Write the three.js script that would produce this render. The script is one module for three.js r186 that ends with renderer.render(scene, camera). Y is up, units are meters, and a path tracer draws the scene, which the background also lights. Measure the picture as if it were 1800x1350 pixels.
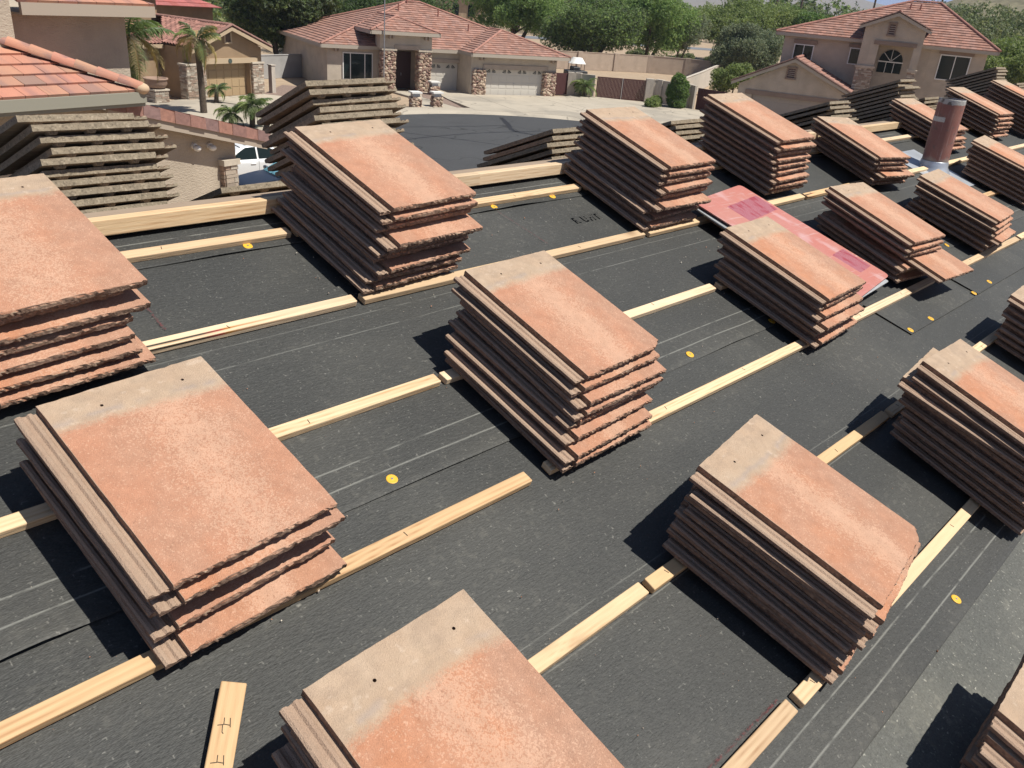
import * as THREE from 'three';
import { RoundedBoxGeometry } from 'three/addons/geometries/RoundedBoxGeometry.js';
import { FontLoader } from 'three/addons/loaders/FontLoader.js';
import { TextGeometry } from 'three/addons/geometries/TextGeometry.js';
import { mergeGeometries, toCreasedNormals } from 'three/addons/utils/BufferGeometryUtils.js';

// ------------------------------------------------------------------ camera, sky, sun, exposure
const scene = new THREE.Scene();
const SL = THREE.MathUtils.degToRad(18.43);                  // roof pitch 4:12
const EYE = new THREE.Vector3(0, 1.16456, 0.38807);
const camera = new THREE.PerspectiveCamera(49.89, 4 / 3, 0.05, 9000);
{
  const yaw = THREE.MathUtils.degToRad(47.8738), pit = THREE.MathUtils.degToRad(-25.4546), rol = THREE.MathUtils.degToRad(5.004);
  const f = new THREE.Vector3(Math.sin(yaw) * Math.cos(pit), Math.sin(pit), -Math.cos(yaw) * Math.cos(pit));
  const r0 = new THREE.Vector3(Math.cos(yaw), 0, Math.sin(yaw)), u0 = new THREE.Vector3().crossVectors(r0, f);
  const r = r0.clone().multiplyScalar(Math.cos(rol)).addScaledVector(u0, Math.sin(rol));
  const u = u0.clone().multiplyScalar(Math.cos(rol)).addScaledVector(r0, -Math.sin(rol));
  camera.position.copy(EYE);
  camera.quaternion.setFromRotationMatrix(new THREE.Matrix4().makeBasis(r, u, f.clone().negate()));
}
scene.add(camera);
const SUN = new THREE.Vector3(0.235, 0.862, 0.45).normalize();
{
  const w = 256, h = 128, d = new Float32Array(w * h * 4);
  for (let j = 0; j < h; j++) {
    const el = ((j + 0.5) / h - 0.5) * Math.PI, s = Math.max(0, Math.sin(el));
    for (let i = 0; i < w; i++) {
      const az = ((i + 0.5) / w - 0.5) * 2 * Math.PI;
      const dir = new THREE.Vector3(Math.cos(el) * Math.cos(az), Math.sin(el), Math.cos(el) * Math.sin(az));
      const k = Math.pow(1 - s, 3.2), g = Math.pow(Math.max(0, dir.dot(SUN)), 10) * 0.25;
      const c = el < 0 ? [0.22, 0.2, 0.17] : [0.046 + 0.27 * k + g, 0.084 + 0.31 * k + g * 0.95, 0.165 + 0.45 * k + g * 0.85];
      const o = (j * w + i) * 4; d[o] = c[0]; d[o + 1] = c[1]; d[o + 2] = c[2]; d[o + 3] = 1;
    }
  }
  const sky = new THREE.DataTexture(d, w, h, THREE.RGBAFormat, THREE.FloatType);
  sky.mapping = THREE.EquirectangularReflectionMapping; sky.magFilter = THREE.LinearFilter; sky.minFilter = THREE.LinearFilter; sky.needsUpdate = true;
  scene.background = sky; scene.environment = sky;
}
const sun = new THREE.DirectionalLight(new THREE.Color().setRGB(1, 0.955, 0.86), 4.7);
sun.position.copy(SUN).multiplyScalar(120); sun.castShadow = true;
sun.shadow.mapSize.set(4096, 4096);
Object.assign(sun.shadow.camera, { left: -130, right: 130, top: 130, bottom: -130, near: 1, far: 400 });
scene.add(sun, sun.target);
const renderer = new THREE.WebGLRenderer({ antialias: true });
renderer.setSize(1024, 768);
renderer.toneMapping = THREE.LinearToneMapping;
renderer.toneMappingExposure = 1.3;
renderer.shadowMap.enabled = true;

// ------------------------------------------------------------------ helpers
const GY = EYE.y - 7.6;                                       // street level
let seed = 7;
function rnd() { seed |= 0; seed = seed + 0x6D2B79F5 | 0; let t = Math.imul(seed ^ seed >>> 15, 1 | seed); t = t + Math.imul(t ^ t >>> 7, 61 | t) ^ t; return ((t ^ t >>> 14) >>> 0) / 4294967296; }
const rr = (a, b) => a + (b - a) * rnd();
const pick = (a) => a[Math.floor(rnd() * a.length)];
function hash(x, y, s) { let h = Math.imul(x | 0, 374761393) + Math.imul(y | 0, 668265263) + Math.imul(s | 0, 974634541); h ^= h >>> 15; h = Math.imul(h, 0x2c1b3c6d); h ^= h >>> 12; h = Math.imul(h, 0x297a2d39); h ^= h >>> 15; h = Math.imul(h, 0x85ebca6b); h ^= h >>> 13; return (h >>> 0) / 4294967296; }
function vnoise(x, y, s = 0) {
  const xi = Math.floor(x), yi = Math.floor(y); let fx = x - xi, fy = y - yi;
  fx = fx * fx * (3 - 2 * fx); fy = fy * fy * (3 - 2 * fy);
  const a = hash(xi, yi, s), b = hash(xi + 1, yi, s), c = hash(xi, yi + 1, s), d = hash(xi + 1, yi + 1, s);
  return a + (b - a) * fx + (c - a) * fy + (a - b - c + d) * fx * fy;
}
function fbm(x, y, s = 0, n = 4) { let v = 0, a = 0.5, t = 0; for (let i = 0; i < n; i++) { v += a * vnoise(x, y, s + i * 17); t += a; a *= 0.5; x *= 2.03; y *= 2.03; } return v / t; }
const sm = (a, b, x) => { const t = Math.min(1, Math.max(0, (x - a) / (b - a))); return t * t * (3 - 2 * t); };
const lerp3 = (a, b, t) => [a[0] + (b[0] - a[0]) * t, a[1] + (b[1] - a[1]) * t, a[2] + (b[2] - a[2]) * t];
const toS = (c) => { c = Math.min(1, Math.max(0, c)); return 255 * (c <= 0.0031308 ? c * 12.92 : 1.055 * Math.pow(c, 1 / 2.4) - 0.055); };
function tex(w, h, fn, opt = {}) {                            // fn(x, y in 0..1) -> linear colour, or a number for grey data
  const d = new Uint8Array(w * h * 4);
  for (let j = 0; j < h; j++) for (let i = 0; i < w; i++) {
    const c = fn((i + 0.5) / w, (j + 0.5) / h, i, j), o = (j * w + i) * 4;
    if (typeof c === 'number') { d[o] = d[o + 1] = d[o + 2] = 255 * Math.min(1, Math.max(0, c)); }
    else { d[o] = toS(c[0]); d[o + 1] = toS(c[1]); d[o + 2] = toS(c[2]); }
    d[o + 3] = 255;
  }
  const t = new THREE.DataTexture(d, w, h, THREE.RGBAFormat, THREE.UnsignedByteType);
  t.magFilter = THREE.LinearFilter; t.minFilter = THREE.LinearMipmapLinearFilter; t.generateMipmaps = true;
  t.wrapS = t.wrapT = THREE.RepeatWrapping; if (!opt.data) t.colorSpace = THREE.SRGBColorSpace; t.needsUpdate = true;
  return t;
}
const rep = (t, x, y) => { const c = t.clone(); c.repeat.set(x, y); c.needsUpdate = true; return c; };
const lin = (r, g, b) => new THREE.Color().setRGB(r, g, b);
function mat(c, o = {}) { return new THREE.MeshStandardMaterial({ color: Array.isArray(c) ? lin(...c) : c, roughness: 0.85, ...o }); }
const used = {};
function numbered(n) { const k = used[n] = (used[n] ?? -1) + 1; return k ? n + '_' + String(k).padStart(3, '0') : n; }
function shade(o) { o.castShadow = true; o.receiveShadow = true; return o; }
function mesh(name, geo, m, parent, label) {
  const o = shade(new THREE.Mesh(geo, m)); o.name = name; parent.add(o); if (label) o.userData.label = label; return o;
}
function top(o, name, label, category, group, kind) {
  o.name = numbered(name); scene.add(o); o.userData = { ...o.userData };
  if (label) o.userData.label = label; if (category) o.userData.category = category; if (group) o.userData.group = group; o.userData.kind = kind || 'thing';
  return o;
}
const structure = (name, geo, m) => { const o = top(shade(new THREE.Mesh(geo, m)), name); o.userData.kind = 'structure'; return o; };
function boxUV(g) {                                           // uv in metres from the dominant normal
  const p = g.attributes.position, n = g.attributes.normal, uv = new Float32Array(p.count * 2);
  for (let i = 0; i < p.count; i++) {
    const ax = Math.abs(n.getX(i)), ay = Math.abs(n.getY(i)), az = Math.abs(n.getZ(i));
    if (ay >= ax && ay >= az) { uv[2 * i] = p.getX(i); uv[2 * i + 1] = p.getZ(i); }
    else if (az >= ax) { uv[2 * i] = p.getX(i); uv[2 * i + 1] = p.getY(i); }
    else { uv[2 * i] = p.getZ(i); uv[2 * i + 1] = p.getY(i); }
  }
  g.setAttribute('uv', new THREE.BufferAttribute(uv, 2)); return g;
}
function bx(x0, x1, y0, y1, z0, z1) { const g = new THREE.BoxGeometry(x1 - x0, y1 - y0, z1 - z0); g.translate((x0 + x1) / 2, (y0 + y1) / 2, (z0 + z1) / 2); return boxUV(g); }
function merge(list) { return mergeGeometries(list.map((g) => { const h = g.index ? g.toNonIndexed() : g; for (const k of Object.keys(h.attributes)) if (!['position', 'normal', 'uv', 'color'].includes(k)) h.deleteAttribute(k); return h; })); }
function fromTris(pos, col) {                                 // flat shaded soup with uv in metres
  const g = new THREE.BufferGeometry(); g.setAttribute('position', new THREE.Float32BufferAttribute(pos, 3));
  if (col) g.setAttribute('color', new THREE.Float32BufferAttribute(col, 3));
  g.computeVertexNormals(); return boxUV(g);
}
function tint(g, c) { const n = g.attributes.position.count, a = new Float32Array(n * 3); for (let i = 0; i < n; i++) a.set(c, i * 3); g.setAttribute('color', new THREE.BufferAttribute(a, 3)); return g; }
// roof frame: u along the battens, v up the slope, h off the felt
const NV = new THREE.Vector3(0, Math.cos(SL), Math.sin(SL)), VV = new THREE.Vector3(0, Math.sin(SL), -Math.cos(SL));
const roofP = (u, v, h) => new THREE.Vector3(u, 0, 0).addScaledVector(VV, v).addScaledVector(NV, h);
const RIDGE = 1.76;
const SLF = THREE.MathUtils.degToRad(22);                     // the far slope is steeper
const NF = new THREE.Vector3(0, Math.cos(SLF), -Math.sin(SLF)), VF = new THREE.Vector3(0, -Math.sin(SLF), -Math.cos(SLF));
const farP = (u, w, h) => roofP(u, RIDGE, 0).setX(u).addScaledVector(VF, w).addScaledVector(NF, h);
const QN = new THREE.Quaternion().setFromAxisAngle(new THREE.Vector3(1, 0, 0), SL);
const QF = new THREE.Quaternion().setFromAxisAngle(new THREE.Vector3(1, 0, 0), -SLF);
const qy = (a) => new THREE.Quaternion().setFromAxisAngle(new THREE.Vector3(0, 1, 0), a);
const qx = (a) => new THREE.Quaternion().setFromAxisAngle(new THREE.Vector3(1, 0, 0), a);
const qz = (a) => new THREE.Quaternion().setFromAxisAngle(new THREE.Vector3(0, 0, 1), a);

// ------------------------------------------------------------------ shared textures and materials
const noiseT = tex(512, 512, (x, y, i, j) => 0.55 * hash(i, j, 3) + 0.45 * vnoise(x * 128, y * 128, 5), { data: true });
const stuccoBump = tex(512, 512, (x, y) => { const s = (a) => { const k = a * 64; return k; }; return 0.6 * fbm(s(x) * 0.6, s(y) * 1.4, 21, 3) + 0.4 * vnoise(x * 160, y * 160, 9); }, { data: true });
const mottle = (base, amp, sx, sd) => tex(256, 256, (x, y) => { const k = 1 + amp * ((fbm(x * sx, y * sx, sd, 5) - 0.5) * 2 + (hash(x * 256, y * 256, sd) - 0.5) * 0.5); return base.map((c) => c * k); });
function stucco(c, sd) { return mat(0xffffff, { map: rep(mottle(c, 0.16, 9, sd), 0.25, 0.25), bumpMap: rep(stuccoBump, 0.5, 0.5), bumpScale: 0.012, roughness: 0.95 }); }
const M = {};
M.glass = new THREE.MeshPhysicalMaterial({ color: lin(0.012, 0.02, 0.02), roughness: 0.06, metalness: 0, specularIntensity: 0.7 });
M.white = mat([0.72, 0.71, 0.68], { roughness: 0.6 });
M.garage = mat([0.58, 0.55, 0.49], { roughness: 0.6 });
M.maroon = mat([0.085, 0.03, 0.03], { roughness: 0.7 });
M.dark = mat([0.02, 0.018, 0.018]);
M.trunk = mat(0xffffff, { map: mottle([0.1, 0.075, 0.055], 0.4, 14, 31), bumpMap: noiseT, bumpScale: 0.02, roughness: 0.95 });
M.conc = mat(0xffffff, { map: rep(tex(512, 512, (x, y) => { const n = fbm(x * 9, y * 9, 41, 5), st = sm(0.56, 0.72, fbm(x * 5 + 3, y * 5, 43, 5)), k = 0.9 + 0.25 * n + 0.14 * (hash(x * 512, y * 512, 42) - 0.5); let c = [0.4 * k, 0.352 * k, 0.285 * k]; c = lerp3(c, [0.25, 0.225, 0.19], st * 0.55); if (Math.abs(fbm(x * 3 + 9, y * 3, 47, 4) - 0.5) < 0.004) c = c.map((v) => v * 0.6); return c; }), 0.07, 0.07), bumpMap: noiseT, bumpScale: 0.002, roughness: 0.9 });
M.metal = mat([0.42, 0.43, 0.44], { metalness: 0.85, roughness: 0.45 });

// ------------------------------------------------------------------ the roof under the camera
{
  const FW = 3.2, FH = 1.0;
  const feltMap = tex(2048, 640, (x, y) => {
    const u = x * FW, v = y * FH;
    let k = 0.86 + 0.3 * fbm(u * 2.2, v * 2.2, 101, 4) + 0.45 * (hash(u * 640, v * 640, 102) - 0.5) + 0.3 * (vnoise(u * 260, v * 260, 103) - 0.5);
    let c = [0.035 * k, 0.0358 * k, 0.0345 * k];
    const dust = sm(0.4, 0.8, fbm(u * 2.3 + 7, v * 5.3, 105, 5)), fl = fbm(u * 75, v * 75, 106, 4);
    c = lerp3(c, [0.12, 0.115, 0.1], dust * 0.2 + 0.3 * sm(0.5, 0.75, fbm(u * 1.1 + 2, v * 1.6, 108, 4)) * (0.35 + 0.9 * fl) + 0.5 * sm(0.6, 0.78, fl) * (0.12 + dust * 0.55));
    const lint = vnoise(u * 260 + 3 * vnoise(u * 30, v * 30, 3), v * 260, 107);
    if (lint > 0.9) c = lerp3(c, [0.3, 0.29, 0.26], (lint - 0.9) * 6);
    for (const [l, w, s] of [[0.052, 0.0013, 0.45], [0.101, 0.0013, 0.42], [0.457, 0.001, 0.3], [0.517, 0.001, 0.26]]) {
      const dd = Math.abs(v - l - 0.006 * (fbm(u * 2.5, l * 50, 111, 3) - 0.5)) / w;
      if (dd < 2) c = lerp3(c, [0.33, 0.33, 0.3], (1 - sm(0.6, 2, dd)) * s * sm(0.12, 0.55, fbm(u * 26, l * 90, 112, 3)));
    }
    return c;
  });
  const feltBump = rep(noiseT, 2.5, 2.5);
  const felt = mat(0xffffff, { map: feltMap, bumpMap: feltBump, bumpScale: 0.0012, roughness: 0.66 });
  const dusty = mat(lin(2.5, 2.5, 2.4), { map: feltMap, bumpMap: feltBump, bumpScale: 0.0012, roughness: 0.85 });
  function sheet(v0, v1, m, far, shift, lifts = []) {
    const nu = 320, rows = [0, 0.004, 0.02, 0.06, 0.14, 0.3, 0.55, 0.8, 1], u0 = -3, u1 = 11, pos = [], uv = [], idx = [];
    for (let i = 0; i <= nu; i++) for (const t of rows) {
      const u = u0 + (u1 - u0) * i / nu; let v = v0 + (v1 - v0) * t;
      if (t < 0.01) v += 0.006 * (fbm(u * 3.3, v0 * 10, 130, 3) - 0.5);
      let h = 0.0048 * (1 - t) + 0.0026 * (fbm(u * 2.6, v * 7.1, 131, 4) - 0.5) * (1 - t * 0.8);
      for (const [lu, lw, la] of lifts) h += la * Math.exp(-(((u - lu) / lw) ** 2)) * Math.exp(-t * 16);
      if (t === 0) h -= 0.003;
      const p = far ? farP(u, v, h) : roofP(u, v, h); pos.push(p.x, p.y, p.z); uv.push((u + shift) / FW, (v - v0) / FH);
    }
    const R = rows.length;
    for (let i = 0; i < nu; i++) for (let j = 0; j < R - 1; j++) { const a = i * R + j, b = a + 1, c = a + R, d = c + 1; idx.push(...(far ? [a, b, c, b, d, c] : [a, c, b, b, c, d])); }
    const g = new THREE.BufferGeometry(); g.setAttribute('position', new THREE.Float32BufferAttribute(pos, 3)); g.setAttribute('uv', new THREE.Float32BufferAttribute(uv, 2)); g.setIndex(idx); g.computeVertexNormals();
    structure('roofing_felt', g, m);
  }
  sheet(-2.0, -1.02, dusty, false, 2.2);
  sheet(-1.09, -0.1, dusty, false, 0.3);
  sheet(-0.176, 0.83, felt, false, 0.9, [[2.1, 0.25, 0.003]]);
  sheet(0.748, 1.66, felt, false, 0, [[0.22, 0.09, 0.011], [1.02, 0.2, 0.004], [2.2, 0.12, 0.004]]);
  sheet(1.588, RIDGE - 0.004, felt, false, 1.7, [[1.0, 0.12, 0.004], [2.05, 0.1, 0.008], [1.9, 0.06, 0.004]]);
  sheet(0.004, 1.1, felt, true, 0.4); sheet(1.0, 2.2, felt, true, 1.4); sheet(2.1, 3.2, felt, true, 2.1);
  // a felt patch with short seams, and faint stamped letters
  { const P = (u, v, h) => roofP(u, v, h).toArray(), pos = []; for (const [a0, a1, v0, v1] of [[3.02, 3.74, 0.478, 0.672], [3.79, 4.6, 0.482, 0.668]]) { const q = [[a0 + 0.03, v0], [a1 + 0.03, v0], [a1, v1], [a0, v1]], t = q.map(([u, v]) => P(u, v, 0.0073)), l = q.map(([u, v]) => P(u, v, 0.0055)); pos.push(...t[0], ...t[1], ...t[2], ...t[0], ...t[2], ...t[3]); for (let i = 0; i < 4; i++) { const j = (i + 1) % 4; pos.push(...l[i], ...l[j], ...t[j], ...l[i], ...t[j], ...t[i]); } } const g = fromTris(pos); const uv = g.attributes.uv; for (let i = 0; i < uv.count; i++) uv.setXY(i, uv.getX(i) / FW, uv.getY(i) / FH * -1 + 0.3); structure('felt_patch', g, felt); }
  { const font = await new FontLoader().loadAsync('fonts/droid/droid_sans_bold.typeface.json'), t = new TextGeometry('R UHT', { font, size: 0.036, depth: 0.0003, curveSegments: 3 }); t.rotateX(-Math.PI / 2); const o = structure('printed_letters', t, mat([0.03, 0.03, 0.029], { roughness: 0.7 })); o.quaternion.copy(QN); o.position.copy(roofP(2.2, 1.44, 0.0082)); }
  // the timber deck and the house below it
  const deckMat = mat([0.3, 0.22, 0.14]), wallMat = stucco([0.4, 0.34, 0.27], 61);
  const deck = (far) => { const P = far ? farP : roofP, a = far ? [0, 3.2] : [RIDGE, -2.0], pos = []; const c = []; for (const h of [-0.003, -0.15]) for (const v of a) for (const u of [-3, 11]) c.push(P(u, v, h).toArray()); for (const [i, j, k, l] of [[0, 1, 3, 2], [4, 6, 7, 5], [0, 4, 5, 1], [2, 3, 7, 6], [0, 2, 6, 4], [1, 5, 7, 3]]) pos.push(...c[i], ...c[j], ...c[k], ...c[i], ...c[k], ...c[l]); return fromTris(pos); };
  structure('roof_deck', deck(false), deckMat); structure('roof_deck', deck(true), deckMat);
  const apex = roofP(0, RIDGE, -0.16), e1 = roofP(0, -1.7, -0.16), e2 = farP(0, 2.9, -0.16);
  const s = new THREE.Shape([[e1.z, GY], [e1.z, e1.y], [apex.z, apex.y], [e2.z, e2.y], [e2.z, GY]].map(([a, b]) => new THREE.Vector2(-a, b)));
  const g = new THREE.ExtrudeGeometry(s, { depth: 13.4, bevelEnabled: false }); g.rotateY(Math.PI / 2); g.translate(-2.7, 0, 0); g.computeVertexNormals(); boxUV(g);
  structure('house_wall_below_roof', g, wallMat);
  // chalk snapped on the felt
  const chalkA = tex(256, 16, (x, y) => 0.7 * sm(0.25, 0.8, fbm(x * 60, y * 3, 141, 3)) * (1 - Math.abs(y - 0.5) * 1.9), { data: true });
  const red = mat([0.16, 0.03, 0.035], { alphaMap: chalkA, transparent: true, roughness: 1 });
  const line = (ua, va, ub, vb, w, h) => {
    const d = new THREE.Vector2(ub - ua, vb - va), n = new THREE.Vector2(-d.y, d.x).normalize().multiplyScalar(w / 2);
    const q = [[ua + n.x, va + n.y, 0, 1], [ub + n.x, vb + n.y, 1, 1], [ub - n.x, vb - n.y, 1, 0], [ua - n.x, va - n.y, 0, 0]], g = new THREE.BufferGeometry();
    g.setAttribute('position', new THREE.Float32BufferAttribute(q.flatMap(([u, v]) => roofP(u, v, h).toArray()), 3)); g.setAttribute('uv', new THREE.Float32BufferAttribute(q.flatMap((a) => [a[2], a[3]]), 2)); g.setIndex([0, 2, 1, 0, 3, 2]); g.computeVertexNormals();
    structure('chalk_line', g, red);
  };
  line(1.935, 1.575, 1.975, 1.37, 0.006, 0.0065); line(0.707, 1.57, 0.712, 1.36, 0.009, 0.0065); line(0.95, -0.006, 1.23, -0.012, 0.008, 0.0095);
}

// ------------------------------------------------------------------ timber
const woodMap = (sd, base, dark) => tex(1024, 128, (x, y) => {
  const L = x * 5, W = y * 0.5; let wob = 0.05 * (fbm(L * 1.3, W * 3, sd, 3) - 0.5);
  let k = 0;
  for (let i = 0; i < 16; i++) { const kx = hash(i, 1, sd) * 5, ky = hash(i, 2, sd) * 0.5, dx = (L - kx) * 16, dy = (W - ky) * 22, r2 = dx * dx + dy * dy; wob += 0.02 * Math.exp(-r2 * 0.6) * dy / (0.3 + Math.abs(dy)); k = Math.max(k, Math.exp(-r2 * 5)); }
  const ring = Math.abs(((W + wob) * 95) % 1 - 0.5) * 2, fine = vnoise(L * 25, W * 500, sd + 4);
  let c = lerp3(base, dark, 0.8 * Math.pow(ring, 3) * sm(0.25, 0.6, fbm(L * 0.9, W * 6, sd + 2, 3)) + 0.28 * fine + 0.35 * sm(0.6, 0.8, fbm(L * 2, W * 40, sd + 6, 4)));
  c = lerp3(c, [dark[0] * 0.5, dark[1] * 0.42, dark[2] * 0.35], k * 0.65);
  const m = 1 + 0.18 * (fbm(L * 1.1, W * 4, sd + 9, 3) - 0.5) * 2; return c.map((v) => v * m);
});
const woods = [woodMap(201, [0.66, 0.49, 0.3], [0.44, 0.26, 0.13]), woodMap(211, [0.68, 0.53, 0.36], [0.47, 0.3, 0.17]), woodMap(221, [0.62, 0.43, 0.235], [0.4, 0.21, 0.095]), woodMap(241, [0.58, 0.42, 0.26], [0.36, 0.22, 0.12]), woodMap(251, [0.7, 0.54, 0.345], [0.5, 0.31, 0.16])]
  .map((t) => mat(0xffffff, { map: t, bumpMap: noiseT, bumpScale: 0.0006, roughness: 0.75 }));
const oldWood = mat(0xffffff, { map: woodMap(231, [0.34, 0.26, 0.195], [0.24, 0.175, 0.125]), bumpMap: noiseT, bumpScale: 0.001, roughness: 0.9 });
function plank(len, th, wid, r = 0.0025) {
  const g = new RoundedBoxGeometry(len, th, wid, 2, r), p = g.attributes.position;
  const wob = rnd() * 50;
  for (let i = 0; i < p.count; i++) { const x = p.getX(i); if (Math.abs(Math.abs(x) - len / 2) < 0.004) p.setX(i, x + 0.004 * (vnoise(p.getZ(i) * 60 + wob, p.getY(i) * 60, 7) - 0.5)); }
  g.computeVertexNormals(); boxUV(g);
  const uv = g.attributes.uv, su = rnd() * 5, sv = rnd();
  for (let i = 0; i < uv.count; i++) uv.setXY(i, uv.getX(i) / 5 + su, uv.getY(i) / 0.5 + sv);
  return g;
}
const stapleMat = mat([0.05, 0.04, 0.035], { metalness: 0.6, roughness: 0.5 });
const stapleGeo = new THREE.BoxGeometry(0.0014, 0.001, 0.011);
const ORD = ['first', 'second', 'third', 'fourth', 'fifth', 'sixth', 'seventh', 'eighth', 'ninth', 'tenth', 'eleventh', 'twelfth', 'thirteenth', 'fourteenth', 'fifteenth', 'sixteenth', 'seventeenth'];
{
  const rows = [1.645, 1.325, 0.993, 0.655, 0.316, -0.018, -0.36, -0.7];
  const cuts = [[-1.3, -0.06], [-0.03, 1.182], [1.2, 2.405], [2.43, 3.632], [3.655, 4.86], [4.885, 6.09], [6.12, 7.3]];
  rows.forEach((vf, r) => cuts.forEach(([a, b], k) => {
    if (r > 4 && (k > 3 || k < 1)) return; if (k === 0 && r > 3) return;
    if (r >= 6 && k > 2) return;
    let a2 = a + rr(-0.004, 0.004), b2 = b + rr(-0.006, 0.004);
    if (r === 3 && k === 2) { a2 = 1.232; b2 = 2.448; }
    if (r === 3 && k === 1) b2 = 1.17;
    if (r === 2 && k === 2) b2 = 2.4;
    if (r === 5 && k === 1) b2 = 1.238;
    if (r === 5 && k === 2) { a2 = 1.262; b2 = 2.5; }
    const g = new THREE.Group(); g.position.copy(roofP((a2 + b2) / 2, vf - 0.015 - 0.004 * (a2 + b2) / 2 / 3, 0.0085 + 0.0035)); g.quaternion.copy(QN).multiply(qy(rr(-0.003, 0.003)));
    top(g, 'roof_batten', `pale pine roof batten, ${ORD[r]} row below the ridge, ${ORD[k]} piece from the left`, 'batten', 'battens nailed along the roof');
    mesh('lath', plank(b2 - a2, 0.017, 0.0305), woods[(r * 3 + k * 2 + 1) % 5], g);
    for (let x = a2 + 0.06; x < b2 - 0.03; x += 0.4) { const s = mesh('staple', stapleGeo, stapleMat, g); s.position.set(x - (a2 + b2) / 2, 0.0087, rr(-0.006, 0.006)); s.rotation.y = rr(-0.4, 0.4); }
  }));
  // ridge timber on edge
  [[-1.6, 1.4], [1.44, 4.5], [4.53, 7.6], [7.63, 10.7]].forEach(([a, b], k) => {
    const g = new THREE.Group(); g.position.copy(roofP((a + b) / 2, RIDGE, 0)).y += 0.0215; top(g, 'ridge_timber', `thick pale ridge timber laid along the roof peak, ${ORD[k]} length from the left`, 'timber', 'ridge timbers');
    mesh('nailer', plank(b - a, 0.04, 0.034, 0.003), woods[k % 2], g).position.z = 0.03; mesh('weathered_board', plank(b - a, 0.034, 0.06, 0.003), oldWood, g).position.set(0, -0.002, -0.0185);
  });
  // the loose offcut with pencilled figures
  const P0 = [0.425, 0.541], P1 = [0.345, 0.438];
  const dx = P1[0] - P0[0], dv = P1[1] - P0[1], dl = Math.hypot(dx, dv), L = 0.2;
  const mid = [P0[0] + dx / dl * L / 2, P0[1] + dv / dl * L / 2], g = new THREE.Group();
  g.position.copy(roofP(mid[0], mid[1], 0.0145)); g.quaternion.copy(QN).multiply(qy(Math.atan2(-(-dv), dx)));
  g.quaternion.copy(QN).multiply(qy(Math.atan2(dv, dx)));
  top(g, 'wood_offcut', 'loose pine offcut with two pencilled figures, lying on bare felt', 'offcut');
  mesh('board', plank(L, 0.02, 0.038), woods[2], g);
  const ink = mat([0.035, 0.025, 0.02]);
  const stroke = (x0, y0, x1, y1) => { const l = Math.hypot(x1 - x0, y1 - y0), b = new THREE.BoxGeometry(l, 0.0006, 0.0011); b.rotateY(-Math.atan2(y1 - y0, x1 - x0)); b.translate((x0 + x1) / 2, 0.0103, (y0 + y1) / 2); return b; };
  // coordinates: x from the far end along the board, y across
  const fig = (x, s) => merge([stroke(x - 0.011, 0.004, x - 0.001, 0.0035), stroke(x - 0.011, -0.004, x + 0.003, -0.006), stroke(x - 0.001, 0.0035, x, -0.0055), stroke(x - 0.0005, 0.0035, x + 0.001, 0.012), ...(s ? [stroke(x, 0.005, x + 0.011, 0.004), stroke(x + 0.011, 0.004, x + 0.013, 0.002)] : [])]);
  mesh('pencil_mark', fig(-L / 2 + 0.068, true), ink, g); mesh('pencil_mark', fig(-L / 2 + 0.123, false), ink, g);
}

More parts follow.
